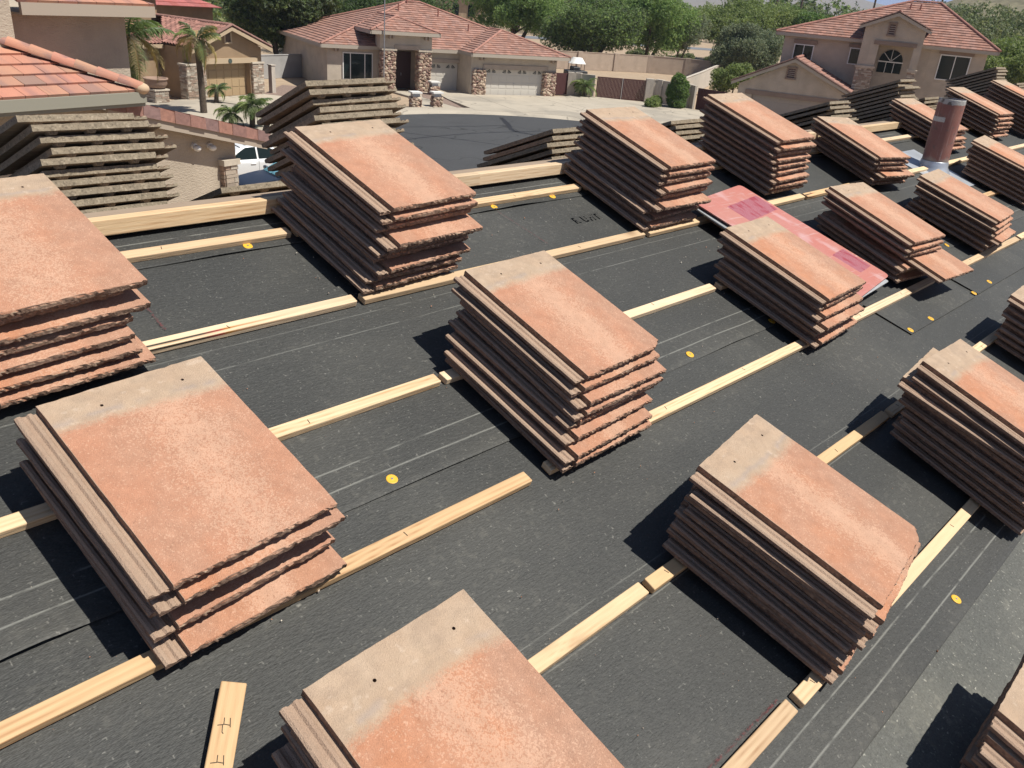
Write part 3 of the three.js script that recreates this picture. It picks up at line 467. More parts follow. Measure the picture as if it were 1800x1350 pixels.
// ------------------------------------------------------------------ street level
const flat = (pts, y) => { const s = new THREE.Shape(pts.map(([x, z]) => new THREE.Vector2(x, -z))), g = new THREE.ShapeGeometry(s, 24); g.rotateX(-Math.PI / 2); g.translate(0, y, 0); g.computeVertexNormals(); return boxUV(g); };
const slab = (pts, y0, y1) => { const s = new THREE.Shape(pts.map(([x, z]) => new THREE.Vector2(x, -z))), g = new THREE.ExtrudeGeometry(s, { depth: y1 - y0, bevelEnabled: false }); g.rotateX(-Math.PI / 2); g.translate(0, y0, 0); g.computeVertexNormals(); return boxUV(g); };
{
  const soil = mat(0xffffff, { map: rep(tex(512, 512, (x, y) => { const n = fbm(x * 24, y * 24, 601, 5), p = hash(x * 512, y * 512, 602); let c = lerp3([0.3, 0.215, 0.145], [0.4, 0.31, 0.22], n); const k = 0.8 + 0.45 * p; return c.map((v) => v * k); }), 0.1, 0.1), roughness: 1 });
  const g = new THREE.CircleGeometry(3500, 72); g.rotateX(-Math.PI / 2); g.translate(0, GY - 0.02, 0); boxUV(g); structure('ground', g, soil);
  const asph = mat(0xffffff, { map: rep(tex(1024, 1024, (x, y) => {
    const X = x * 40, Y = y * 40; let k = 0.85 + 0.3 * fbm(X * 0.5, Y * 0.5, 611, 4) + 0.25 * (hash(x * 1024, y * 1024, 612) - 0.5); let c = [0.052 * k, 0.053 * k, 0.056 * k];
    const crack = Math.abs(fbm(X * 0.16, Y * 0.16, 615, 4) - 0.5); if (crack < 0.0035) c = c.map((v) => v * 0.5);
    return c;
  }), 1 / 40, 1 / 40), roughness: 0.9, bumpMap: noiseT, bumpScale: 0.004 });
  // the turning circle and the street leading to it
  const cx = 33.6, cz = -27.6, R = 14.2, ring = [], circ = [];
  for (let i = 0; i < 72; i++) { const a = i / 72 * Math.PI * 2; circ.push([cx + R * Math.cos(a), cz + R * Math.sin(a)]); }
  structure('cul_de_sac_asphalt', flat(circ, GY + 0.008), asph);
  structure('street_asphalt', flat([[26, -30], [40, -24], [68, 12], [55, 24], [22, -22]], GY + 0.004), asph);
  // rolled kerb and pavement ring
  const prof = [[R - 0.02, 0], [R + 0.05, 0.012], [R + 0.45, 0.03], [R + 0.6, 0.1], [R + 0.78, 0.12], [R + 2.0, 0.13], [R + 2.02, -0.02]].map(([x, y]) => new THREE.Vector2(x, y));
  const kg = new THREE.LatheGeometry(prof, 90, Math.PI * 0.42, Math.PI * 1.05); kg.translate(cx, GY, cz); kg.computeVertexNormals(); boxUV(kg); structure('kerb', kg, M.conc);
  const tar = mat([0.017, 0.017, 0.019], { roughness: 0.6 });
  const tarLine = (pts, w) => { const c = new THREE.CatmullRomCurve3(pts.map(([x, z]) => new THREE.Vector3(x, 0, z))), n = 50, pos = []; let a, b; for (let i = 0; i <= n; i++) { const p = c.getPoint(i / n), t = c.getTangent(i / n), q = new THREE.Vector3(-t.z, 0, t.x).multiplyScalar(w / 2 * (0.6 + 0.8 * vnoise(i * 0.7, 1, 77))); const a2 = p.clone().add(q), b2 = p.clone().sub(q); a2.y = b2.y = GY + 0.012; if (a) pos.push(...a.toArray(), ...a2.toArray(), ...b.toArray(), ...b.toArray(), ...a2.toArray(), ...b2.toArray()); a = a2; b = b2; } structure('crack_sealant', fromTris(pos), tar); };
  tarLine([[40.2, -39.0], [38.6, -36.8], [37.0, -34.6], [37.2, -33.2]], 0.3); tarLine([[22, -33.5], [28, -34.6], [34, -34.9], [41, -33.6]], 0.12); tarLine([[27, -39], [31, -38], [36, -36.8], [38, -36.5]], 0.1); tarLine([[31.2, -40.2], [30, -37], [31.5, -34], [33, -31]], 0.09);
}
function frame(name, label, category, x, z, azd, group) { const g = new THREE.Group(); g.position.set(x, GY, z); g.rotation.y = THREE.MathUtils.degToRad(90 - azd); top(g, name, label, category, group); return g; }
// the same frame as a pair of numbers: local (s, t) to world (x, z)
const local = (x, z, azd) => { const a = THREE.MathUtils.degToRad(azd); return (s, t) => [x + s * Math.sin(a) + t * Math.cos(a), z - s * Math.cos(a) + t * Math.sin(a)]; };
const H1 = local(46.11, -47.92, 108), H2 = local(57.77, -31.94, 132), H3 = local(24.62, -49.94, 77);
{
  const dw = (name, pts, y = 0.1) => structure(name, slab(pts, GY - 0.05, GY + y), M.conc);
  // driveway before the stone house, cut in slabs with open joints
  const kb = (s) => { let t = 2; while (t < 18) { const [x, z] = H1(s, t); if (Math.hypot(x - 33.6, z + 27.6) < 15.3) break; t += 0.05; } return H1(s, t); };
  dw('driveway', [H1(-2.6, -2.1), H1(-0.16, -2.1), H1(-0.16, 0.0), kb(-0.6), kb(-3.6), H1(-3.4, 3)], 0.135);
  dw('driveway', [H1(-0.13, 0.02), H1(2.6, 0.02), kb(2.5), kb(1), kb(-0.57)], 0.137); dw('driveway', [H1(2.63, 0.02), H1(5.2, 0.02), kb(5.4), kb(4), kb(2.53)], 0.133); dw('driveway', [H1(5.23, 0.02), H1(8.2, 0.02), kb(8.8), kb(7), kb(5.43)], 0.136);
  dw('driveway', [H1(8.23, 0.0), H1(10.2, -1.2), H1(15.5, 3.4), H1(17.5, 8.6), H1(15.5, 14.5), kb(11), kb(8.83)], 0.132);
  dw('garden_path', [H1(-6.3, -1.3), H1(-3.4, -1.3), H1(-3.7, 2.6), H1(-4.3, 8.4), H1(-7.6, 7.4), H1(-5.6, 3)], 0.1);
  dw('driveway', [H3(0.2, 0.05), H3(5.4, 0.05), H3(8.4, 8.2), H3(2.2, 10.4)], 0.12);
  dw('garden_path', [H3(-4.5, -0.2), H3(0.1, 0.0), H3(2.0, 10.2), H3(-1.5, 12.5), H3(-6, 9)], 0.1);
  const gravel = mat(0xffffff, { map: rep(tex(256, 256, (x, y) => { const k = 0.5 + hash(x * 256, y * 256, 631); return [0.23 * k, 0.165 * k, 0.135 * k]; }), 0.2, 0.2), roughness: 1 });
  structure('gravel_bed', flat([H1(-4.2, 8.3), H1(-3.5, 2.8), H1(-3.35, 0), H1(-3.9, -1), H1(-5, 2)], GY + 0.11), gravel);
  structure('gravel_bed', flat([H3(5.5, 0), H3(10.5, -3.2), H3(13.5, 2.5), H3(8.6, 8)], GY + 0.07), gravel);
}

// ------------------------------------------------------------------ building helpers
function roofTiles(poly, ex = 0.36, tw = 0.33, base = [0.34, 0.155, 0.115], amp = 0.22, opt = {}) {
  // poly: eave left, eave right, then the rest upward. Every tile is its own tilted slab, clipped to the slope.
  const O = new THREE.Vector3(...poly[0]), E = new THREE.Vector3(...poly[1]).sub(O); const len = E.length(); E.normalize();
  const P2 = new THREE.Vector3(...poly[2]).sub(O), Nn = new THREE.Vector3().crossVectors(E, P2).normalize(); if (Nn.y < 0) Nn.negate();
  const U = new THREE.Vector3().crossVectors(Nn, E).normalize(); if (U.y < 0) U.negate();
  const p2 = poly.map((p) => { const d = new THREE.Vector3(...p).sub(O); return [d.dot(E), d.dot(U)]; });
  const clip = (pg, f) => { const o = []; for (let i = 0; i < pg.length; i++) { const a = pg[i], b = pg[(i + 1) % pg.length], fa = f(a), fb = f(b); if (fa >= 0) o.push(a); if (fa * fb < 0) { const t = fa / (fa - fb); o.push([a[0] + (b[0] - a[0]) * t, a[1] + (b[1] - a[1]) * t]); } } return o; };
  const ys = p2.map((p) => p[1]), xs = p2.map((p) => p[0]), rmax = Math.max(...ys), pos = [], col = [], pieces = [];
  const T = opt.thick ?? 0.045;
  for (let r = 0, k = 0; r < rmax - 0.02; r += ex, k++) {
    const strip = clip(clip(p2, (p) => p[1] - r), (p) => r + ex - p[1]); if (strip.length < 3) continue;
    const x0 = Math.min(...strip.map((p) => p[0])), x1 = Math.max(...strip.map((p) => p[0]));
    for (let x = Math.floor(x0 / tw) * tw + (k % 2) * tw / 2 - tw; x < x1; x += tw) {
      const gp = opt.single ? 0.005 : 0, cell = clip(clip(strip, (p) => p[0] - x - gp), (p) => x + tw - gp - p[0]); if (cell.length < 3) continue;
      let ar = 0; for (let i = 0; i < cell.length; i++) { const a = cell[i], b = cell[(i + 1) % cell.length]; ar += a[0] * b[1] - a[1] * b[0]; } if (Math.abs(ar) < 0.004) continue;
      const t0 = T + 0.006 * (hash(k, Math.round(x * 10), 5) - 0.5), c3 = cell.map(([a, b]) => O.clone().addScaledVector(E, a).addScaledVector(U, b).addScaledVector(Nn, 0.012 + t0 * (1 - (b - r) / ex)));
      const low = cell.map(([a, b]) => O.clone().addScaledVector(E, a).addScaledVector(U, b).addScaledVector(Nn, -0.004));
      const q = hash(k, Math.round(x * 100), 9), q2 = hash(k, Math.round(x * 100), 19), kk = 1 + amp * (q - 0.5) * 2, c = [base[0] * kk * (1 + 0.05 * (q2 - 0.5)), base[1] * kk * (1 + 0.2 * (q2 - 0.5)), base[2] * kk * (1 + 0.3 * (q2 - 0.5))];
      const P = [], tri = (a, b, d) => P.push(a.x, a.y, a.z, b.x, b.y, b.z, d.x, d.y, d.z), s = ar > 0;
      for (let i = 1; i < c3.length - 1; i++) s ? tri(c3[0], c3[i], c3[i + 1]) : tri(c3[0], c3[i + 1], c3[i]);
      for (let i = 0; i < c3.length; i++) { const j = (i + 1) % c3.length; if (s) { tri(low[i], low[j], c3[j]); tri(low[i], c3[j], c3[i]); } else { tri(low[j], low[i], c3[i]); tri(low[j], c3[i], c3[j]); } }
      if (opt.single) { pieces.push([P, q]); continue; }
      for (const v of P) pos.push(v); for (let i = 0; i < P.length / 3; i++) col.push(...c);
    }
  }
  return opt.single ? pieces : fromTris(pos, col);
}
const roofMat = mat(0xffffff, { vertexColors: true, roughness: 0.85, bumpMap: rep(noiseT, 1.5, 1.5), bumpScale: 0.004, map: rep(mottle([0.95, 0.95, 0.95], 0.3, 12, 651), 0.7, 0.7) });
function hipCaps(a, b, r = 0.13, m = roofMat, c = [0.3, 0.145, 0.11]) {          // half-round caps along a hip or ridge
  const A = new THREE.Vector3(...a), B = new THREE.Vector3(...b), d = B.clone().sub(A), n = Math.max(1, Math.round(d.length() / 0.4)), list = [];
  for (let i = 0; i < n; i++) {
    const g = new THREE.CylinderGeometry(r * 0.86, r, d.length() / n * 1.1, 10, 1, false, -Math.PI / 2, Math.PI); g.rotateX(-Math.PI / 2);
    const o = new THREE.Object3D(); o.position.copy(A).addScaledVector(d, (i + 0.5) / n); const up = new THREE.Vector3(0, 1, 0), z = d.clone().normalize(), x = new THREE.Vector3().crossVectors(up, z).normalize(), y = new THREE.Vector3().crossVectors(z, x);
    g.applyMatrix4(new THREE.Matrix4().makeBasis(x, y, z)); g.translate(o.position.x, o.position.y - r * 0.25 + 0.04, o.position.z);
    const k = 0.85 + 0.35 * hash(i, Math.round(A.x * 10), 33); list.push(tint(boxUV(g.toNonIndexed()), c.map((v) => v * k)));
  }
  return merge(list);
}
function windowUnit(parent, x0, x1, y0, y1, z, splits = [0.5], fm = M.white, fw = 0.07) {
  const w = mesh('window', merge([bx(x0 - fw, x1 + fw, y0 - fw, y0, z, z + 0.08), bx(x0 - fw, x1 + fw, y1, y1 + fw, z, z + 0.08), bx(x0 - fw, x0, y0, y1, z, z + 0.08), bx(x1, x1 + fw, y0, y1, z, z + 0.08), ...splits.map((t) => { const c = x0 + (x1 - x0) * t; return bx(c - fw * 0.4, c + fw * 0.4, y0, y1, z + 0.005, z + 0.07); })]), fm, parent);
  let p = x0; for (const t of [...splits, 1]) { const q = x0 + (x1 - x0) * t; mesh('pane', bx(p + 0.004, q - 0.004, y0, y1, z + 0.004, z + 0.03), M.glass, w); p = q; }
  return w;
}
function stoneFace(x0, x1, y0, y1, z, axis = 'z', flatRows = false, sz = 0.24) {   // irregular stones on one face
  const list = [], tones = flatRows ? [[0.42, 0.35, 0.28], [0.3, 0.24, 0.19], [0.52, 0.46, 0.38], [0.36, 0.26, 0.2]] : [[0.38, 0.27, 0.2], [0.27, 0.17, 0.13], [0.46, 0.36, 0.27], [0.34, 0.22, 0.18], [0.52, 0.42, 0.32]];
  const rock = (X, Y, w, h) => { let g = new THREE.IcosahedronGeometry(0.5, 1); const p = g.attributes.position, sd = Math.floor(rnd() * 1000); for (let i = 0; i < p.count; i++) { const v = new THREE.Vector3().fromBufferAttribute(p, i); const k = 1 + 0.5 * (vnoise(v.x * 3 + 9, v.y * 3 + v.z * 2 + 9, sd) - 0.5); p.setXYZ(i, Math.sign(v.x) * Math.pow(Math.abs(v.x * 2), 0.75) / 2 * k, Math.sign(v.y) * Math.pow(Math.abs(v.y * 2), 0.75) / 2 * k, v.z * k); } g.computeVertexNormals(); g.scale(w, h, rr(0.14, 0.22)); g.rotateZ(rr(-0.7, 0.7)); g.translate(X, Y, 0); g = boxUV(g); const k = rr(0.7, 1.2); list.push(tint(g, pick(tones).map((v) => v * k))); };
  if (!flatRows) { for (let y = y0 + 0.07; y < y1 - 0.02; y += 0.16) for (let x = x0 + 0.08; x < x1 - 0.04; x += 0.19) { const w = rr(0.17, 0.36); rock(Math.min(x1 - 0.1, Math.max(x0 + 0.1, x + rr(-0.08, 0.08))), Math.min(y1 - 0.08, Math.max(y0 + 0.08, y + rr(-0.06, 0.06))), w, w * rr(0.5, 0.85)); } }
  else for (let y = y0; y < y1 - 0.02;) {
    const h = Math.min(y1 - y, rr(0.06, 0.13)); let x = x0;
    while (x < x1 - 0.02) { const w = Math.min(x1 - x, rr(0.15, 0.45)); if (w < 0.05) break; let g = new THREE.BoxGeometry(w - 0.012, h - 0.012, rr(0.06, 0.12)); g.translate(x + w / 2, y + h / 2, 0); g = boxUV(g.toNonIndexed()); const k = rr(0.75, 1.2); list.push(tint(g, pick(tones).map((v) => v * k))); x += w; }
    y += h;
  }
  const g = merge(list); if (axis === 'x') g.rotateY(-Math.PI / 2); if (axis === 'x+') g.rotateY(Math.PI / 2);
  if (axis === 'z') g.translate(0, 0, z); else g.translate(z, 0, 0);
  return g;
}
const stoneMat = mat(0xffffff, { vertexColors: true, roughness: 0.95, bumpMap: noiseT, bumpScale: 0.01 });
const mortar = mat([0.22, 0.17, 0.14]);
function stonePillar(parent, name, x0, x1, y0, y1, z0, z1, flatRows = false, cap) {
  const c = mesh(name, bx(x0 + 0.04, x1 - 0.04, y0, y1, z0 + 0.04, z1 - 0.04), mortar, parent);
  const side = (a) => { const g = stoneFace(-z1, -z0, y0, y1, 0, 'z', flatRows); g.rotateY(Math.PI / 2); g.translate(a, 0, 0); return g; };
  const s = mesh('stone_cladding', merge([stoneFace(x0, x1, y0, y1, z1 - 0.02, 'z', flatRows), side(x0 + 0.02), side(x1 - 0.02)]), stoneMat, c); s.userData.kind = 'stuff';
  if (cap) mesh('cap', bx(x0 - 0.06, x1 + 0.06, y1, y1 + cap, z0 - 0.06, z1 + 0.06), M.capstone, c);
  return c;
}
M.capstone = mat(0xffffff, { map: mottle([0.5, 0.44, 0.36], 0.2, 8, 661), roughness: 0.9 });
function prism(pts, z0, z1) { const s = new THREE.Shape(pts.map(([x, y]) => new THREE.Vector2(x, y))), g = new THREE.ExtrudeGeometry(s, { depth: z1 - z0, bevelEnabled: false }); g.translate(0, 0, z0); g.computeVertexNormals(); return boxUV(g); }

// ------------------------------------------------------------------ single-storey house with stone columns
{
  const h = frame('stone_column_house', 'single-storey house with stone columns and two white garage doors', 'house', 46.11, -47.92, 108);
  const w1 = stucco([0.48, 0.415, 0.335], 71), w2 = stucco([0.4, 0.33, 0.27], 72), fasc = mat([0.4, 0.35, 0.29]), B = [0.33, 0.182, 0.142];
  mesh('wall', merge([bx(-10.7, -6.95, 0, 2.9, -2.9, -2.3), bx(-10.7, -10.1, 0, 2.9, -15.5, -2.9), bx(-3.2, -0.1, 2.2, 2.9, -2.6, -2.2), bx(-3.2, -2.75, 0, 2.2, -2.6, -2.2), bx(-0.3, -0.02, 0, 2.95, -2.6, -0.02), bx(-0.02, 0.86, 0, 2.95, -0.4, -0.02), bx(6.25, 7.2, 0, 2.95, -0.4, -0.02), bx(0.86, 6.25, 2.2, 2.95, -0.4, -0.02), bx(6.9, 7.2, 0, 2.95, -15.5, -0.4), bx(-10.1, 6.9, 0, 2.9, -15.5, -15.1)]), w1, h);
  mesh('lintel', merge([bx(0.7, 6.4, 1.98, 2.32, -0.02, 0.06), bx(-2.9, -0.3, 2.12, 2.4, -2.2, -2.12)]), w2, h);
  const door = (x0, x1, z, n) => {
    const d = mesh('garage_door', bx(x0, x1, 0.02, 2.2, z - 0.3, z - 0.25), M.garage, h);
    for (let i = 0; i < 4; i++) for (let k = 0; k < n * 2; k++) { const a = x0 + (x1 - x0) * k / (n * 2), b = x0 + (x1 - x0) * (k + 1) / (n * 2); mesh('door_panel', bx(a + 0.04, b - 0.04, 0.08 + i * 0.53, 0.5 + i * 0.53, z - 0.25, z - 0.235), M.garage, d); }
    for (let k = 0; k < n; k++) for (const s of [-1, 1]) {
      const c = x0 + (x1 - x0) * (k + 0.5) / n, sh = []; for (let i = 0; i < 3; i++) { const a = 0.35 + i * 0.42, q = [[0.06, a], [0.33, a - 0.1], [0.33, a + 0.17], [0.06, a + 0.02]].map(([r, t]) => [c + s * (0.05 + r * Math.cos(t) * 1.05), 1.68 + r * Math.sin(t) * 0.9]); sh.push(prism(s > 0 ? q : q.reverse(), z - 0.236, z - 0.22)); }
      mesh('door_light', merge(sh), M.glass, d);
    }
    mesh('handle', bx((x0 + x1) / 2 - 0.06, (x0 + x1) / 2 + 0.06, 0.95, 0.99, z - 0.235, z - 0.2), M.metal, d);
  };
  door(0.86, 6.25, 0, 4); door(-2.75, -0.32, -2.2, 2);
  stonePillar(h, 'stone_column', -0.12, 0.92, 0, 1.95, -0.25, 0.14); stonePillar(h, 'stone_column', 6.12, 7.16, 0, 1.95, -0.25, 0.14);
  stonePillar(h, 'stone_column', -6.92, -5.92, 0, 2.9, -2.0, -1.12); stonePillar(h, 'stone_column', -4.06, -3.1, 0, 2.9, -2.0, -1.12);
  mesh('column_cap', merge([bx(-7.0, -5.84, 2.9, 3.02, -2.1, -1.04), bx(-4.14, -3.02, 2.9, 3.02, -2.1, -1.04)]), w1, h);
  mesh('porch_wall', merge([bx(-7.1, -3.05, 3.02, 4.05, -2.2, -1.2), bx(-6.95, -6.75, 0, 3.02, -4.2, -2.2), bx(-3.35, -3.15, 0, 3.02, -4.2, -2.2), bx(-7, -3.1, 0, 3, -3.5, -3.3)]), w1, h);
  mesh('porch_lintel', bx(-6.0, -4.0, 3.0, 3.3, -1.2, -1.14), w2, h);
  const fd = mesh('front_door', bx(-6.4, -3.9, 0.05, 2.7, -3.3, -3.22), mat([0.06, 0.025, 0.02], { roughness: 0.5 }), h); mesh('handle', bx(-4.72, -4.68, 1.0, 1.2, -3.22, -3.16), M.metal, fd);
  windowUnit(h, -9.5, -7.35, 0.75, 2.5, -2.3, [0.24, 0.75]);
  mesh('fascia', merge([bx(-0.55, 8.05, 2.86, 3.1, 0.5, 0.6), bx(-0.6, -0.5, 2.86, 3.1, -1.9, 0.6), bx(8.0, 8.1, 2.86, 3.1, -16, 0.6), bx(-3.1, -0.55, 2.84, 3.08, -1.92, -1.82), bx(-11.25, -6.9, 2.84, 3.08, -1.92, -1.82), bx(-11.3, -11.2, 2.84, 3.08, -16, -1.85), bx(-7.95, -2.6, 3.98, 4.22, -0.8, -0.7), bx(-8.0, -7.9, 3.98, 4.22, -4.4, -0.7), bx(-2.65, -2.55, 3.98, 4.22, -4.4, -0.7)]), fasc, h);
  mesh('soffit', merge([bx(-0.5, 8.0, 2.87, 2.9, -0.05, 0.5), bx(7.2, 8.0, 2.87, 2.9, -16, 0), bx(-11.2, -7, 2.85, 2.88, -2.3, -1.9), bx(-11.2, -10.7, 2.85, 2.88, -16, -2.3), bx(-3.1, -0.4, 2.85, 2.88, -2.2, -1.9), bx(-7.9, -2.65, 4.0, 4.03, -4.2, -0.8)]), fasc, h);
  for (const [x, y, z] of [[0.35, 2.62, 0], [0.62, 2.62, 0], [6.6, 2.62, 0], [6.87, 2.62, 0], [-10.2, 2.62, -2.28], [-9.95, 2.62, -2.28], [-6.5, 3.72, -1.18], [-6.25, 3.72, -1.18], [-3.7, 3.72, -1.18], [-3.45, 3.72, -1.18]]) mesh('corbel', prism([[0, 0], [0.12, 0.08], [0.12, 0.25], [0, 0.25]].map(([a, b]) => [x + a, y + b]), z, z + 0.35), w2, h);
  const roof = (poly) => mesh('roof_slope', roofTiles(poly, 0.36, 0.33, B), roofMat, h);
  roof([[-11.25, 3.06, -1.88], [8.05, 3.06, -1.88], [-1.0, 6.03, -9], [-2.1, 6.03, -9]]); roof([[-11.25, 3.06, -16], [-11.25, 3.06, -1.88], [-2.1, 6.03, -9]]); roof([[8.05, 3.06, -1.88], [8.05, 3.06, -16], [-1.0, 6.03, -9]]); roof([[8.05, 3.06, -16], [-11.25, 3.06, -16], [-2.1, 6.03, -9], [-1.0, 6.03, -9]]);
  const A = [3.75, 4.6, -3.3], Z = [3.75, 4.6, -5.6];
  roof([[-0.55, 3.08, 0.58], [8.05, 3.08, 0.58], A]); roof([[-0.55, 3.08, -1.9], [-0.55, 3.08, 0.58], A, Z]); roof([[8.05, 3.08, 0.58], [8.05, 3.08, -1.9], Z, A]);
  const P = [-5.28, 5.12, -2.9], Q = [-5.28, 5.12, -6.85];
  roof([[-7.98, 4.2, -0.72], [-2.58, 4.2, -0.72], P]); roof([[-7.98, 4.2, -4.6], [-7.98, 4.2, -0.72], P, Q]); roof([[-2.58, 4.2, -0.72], [-2.58, 4.2, -4.6], Q, P]);
  const caps = [[[-11.25, 3.1, -1.88], [-2.1, 6.06, -9]], [[8.05, 3.1, -1.88], [-1, 6.06, -9]], [[-11.25, 3.1, -16], [-2.1, 6.06, -9]], [[8.05, 3.1, -16], [-1, 6.06, -9]], [[-2.1, 6.06, -9], [-1, 6.06, -9]], [[-0.55, 3.12, 0.58], A], [[8.05, 3.12, 0.58], A], [A, Z], [[-7.98, 4.24, -0.72], P], [[-2.58, 4.24, -0.72], P], [P, Q]];
  caps.forEach(([a, b]) => mesh('ridge_caps', hipCaps(a, b, 0.1, roofMat, [0.36, 0.18, 0.14]), roofMat, h).userData.kind = 'stuff');
  for (const [x, y, z] of [[-3.4, 5.35, -7.4], [-0.2, 5.2, -6.9], [1.6, 4.3, -4.9], [-2.2, 6.05, -8.7], [-1.6, 6.05, -9]]) mesh('vent_stack', new THREE.CylinderGeometry(0.06, 0.06, 0.7, 10).translate(x, y + 0.2, z), mat([0.3, 0.13, 0.1]), h);
  // three low stone posts in the front garden
  [[42.7, -48.6, 'low stone garden post nearest the porch'], [37.05, -43.95, 'low stone garden post at the kerb, left of two'], [38.6, -43.6, 'low stone garden post at the kerb beside the gravel']].forEach(([x, z, l]) => { const g = frame('stone_post', l, 'post', x, z, 108, 'stone posts in the front garden'); stonePillar(g, 'shaft', -0.32, 0.32, 0.05, 0.75, -0.32, 0.32); mesh('lantern_box', bx(-0.24, 0.24, 0.75, 0.95, -0.24, 0.24), M.metal, g); mesh('cap', bx(-0.36, 0.36, 0.95, 1.05, -0.36, 0.36), M.white, g); });
  const fp = frame('flag_pole', 'thin grey flagpole standing before the stone porch', 'pole', ...H1(-7.0, -0.6), 108); mesh('shaft', new THREE.CylinderGeometry(0.035, 0.05, 9, 10).translate(0, 4.5, 0), M.metal, fp); mesh('foot', new THREE.CylinderGeometry(0.12, 0.14, 0.1, 12).translate(0, 0.05, 0), M.metal, fp);
}

// ------------------------------------------------------------------ two-storey house at the right
{
  const h = frame('two_storey_house', 'two-storey beige house with low garage gable and tall porch gable', 'house', 57.77, -31.94, 160);
  const w1 = stucco([0.45, 0.385, 0.31], 81), w2 = stucco([0.26, 0.195, 0.155], 82), fasc = mat([0.42, 0.365, 0.3]), B = [0.32, 0.17, 0.132];
  const Zm = -4.2, Rc = 15.6;
  mesh('wall', merge([bx(1.88, Rc, 0, 6.15, Zm - 0.3, Zm), bx(Rc - 0.3, Rc, 0, 6.15, -15.5, Zm - 0.3), bx(1.88, 2.18, 0, 6.15, -15.5, Zm - 0.3), bx(2.18, Rc - 0.3, 0, 6.15, -15.5, -15.2)]), w1, h);
  mesh('garage_wall', merge([prism([[-0.15, 2.42], [7.28, 2.42], [7.28, 2.8], [3.5, 4.6], [-0.15, 2.75]], -0.3, 0), bx(-0.15, 0.9, 0, 2.42, -0.3, 0), bx(6.4, 7.28, 0, 2.42, -0.3, 0), bx(-0.15, 0.15, 0, 2.7, Zm, -0.3), bx(6.98, 7.28, 0, 2.7, Zm, -0.3)]), w1, h);
  mesh('lintel', bx(0.4, 6.9, 2.1, 2.42, 0, 0.06), w2, h);
  const gd = mesh('garage_door', bx(0.9, 6.4, 0, 2.42, -0.28, -0.22), mat([0.36, 0.32, 0.28]), h); for (let i = 0; i < 4; i++) for (let k = 0; k < 8; k++) mesh('door_panel', bx(0.95 + k * 0.68, 1.56 + k * 0.68, 0.08 + i * 0.58, 0.55 + i * 0.58, -0.22, -0.205), mat([0.36, 0.32, 0.28]), gd);
  const vent = (x, y, w, hh, z) => { const v = mesh('gable_vent', merge([bx(x - w / 2 - 0.12, x + w / 2 + 0.12, y - 0.12, y, z, z + 0.12), bx(x - w / 2 - 0.1, x - w / 2, y, y + hh + 0.1, z, z + 0.08), bx(x + w / 2, x + w / 2 + 0.1, y, y + hh + 0.1, z, z + 0.08), bx(x - w / 2, x + w / 2, y + hh, y + hh + 0.1, z, z + 0.08)]), w2, h); for (let i = 0; i < 5; i++) mesh('slat', bx(x - w / 2, x + w / 2, y + 0.02 + i * hh / 5, y + (i + 0.75) * hh / 5, z, z + 0.03), mat([0.1, 0.06, 0.055]), v); };
  vent(3.35, 3.5, 0.5, 0.62, 0); 
  windowUnit(h, 2.75, 4.05, 4.65, 5.58, Zm); windowUnit(h, 6.7, 8.0, 4.68, 5.68, Zm); windowUnit(h, 12.75, 14.6, 4.28, 5.82, Zm);
  mesh('window_hood', merge([bx(2.6, 4.3, 5.68, 5.95, Zm, Zm + 0.12), bx(6.5, 8.2, 5.78, 6.0, Zm, Zm + 0.12), bx(12.55, 14.8, 5.92, 6.12, Zm, Zm + 0.12)]), w2, h);
  // porch tower
  const z1 = -2.7;
  mesh('porch_gable', merge([prism([[7.4, 6.25], [11.35, 6.25], [11.35, 7.3], [9.36, 8.14], [7.4, 7.3]], z1 - 0.3, z1), bx(7.4, 8.55, 4.7, 6.25, z1 - 0.5, z1), bx(10.85, 11.35, 4.7, 6.25, z1 - 0.5, z1), bx(7.4, 7.7, 4.7, 7.3, Zm, z1 - 0.3), bx(11.05, 11.35, 6.25, 7.3, Zm, z1 - 0.3)]), w1, h);
  mesh('porch_lintel', bx(8.2, 11.0, 6.15, 6.42, z1, z1 + 0.08), w2, h); vent(9.15, 6.85, 0.36, 0.68, z1);
  mesh('pier_base', merge([bx(7.3, 8.65, 4.55, 4.7, z1 - 0.6, z1 + 0.1), bx(10.75, 11.45, 4.55, 4.7, z1 - 0.6, z1 + 0.1)]), w1, h);
  stonePillar(h, 'stone_pier', 7.4, 8.55, 0, 4.55, z1 - 0.5, z1, true); stonePillar(h, 'stone_pier', 10.85, 11.35, 0, 4.55, z1 - 0.5, z1, true);
  { const cx = 9.55, arch = []; for (let i = 0; i <= 14; i++) { const a = Math.PI * i / 14; arch.push([cx + 0.8 * Math.cos(a), 5.05 + 0.8 * Math.sin(a)]); } arch.push([cx - 0.8, 4.3], [cx + 0.8, 4.3]); const w = mesh('arched_window', prism(arch, Zm, Zm + 0.05), M.glass, h); mesh('transom', bx(cx - 0.85, cx + 0.85, 5.0, 5.08, Zm + 0.05, Zm + 0.1), M.white, w); for (let k = 1; k < 3; k++) mesh('mullion', bx(cx - 0.8 + k * 0.533 - 0.02, cx - 0.8 + k * 0.533 + 0.02, 4.3, 5.0, Zm + 0.05, Zm + 0.09), M.white, w); for (let k = 1; k < 4; k++) { const a = Math.PI * k / 4, b = bx(0.05, 0.78, -0.018, 0.018, 0, 0.04); b.rotateZ(a); b.translate(cx, 5.08, Zm + 0.05); mesh('mullion', b, M.white, w); } }
  mesh('fascia', merge([bx(1.3, Rc + 0.6, 6.14, 6.38, -3.75, -3.65), bx(1.25, 1.35, 6.14, 6.38, -16, -3.65), bx(Rc + 0.55, Rc + 0.65, 6.14, 6.38, -16, -3.65)]), fasc, h);
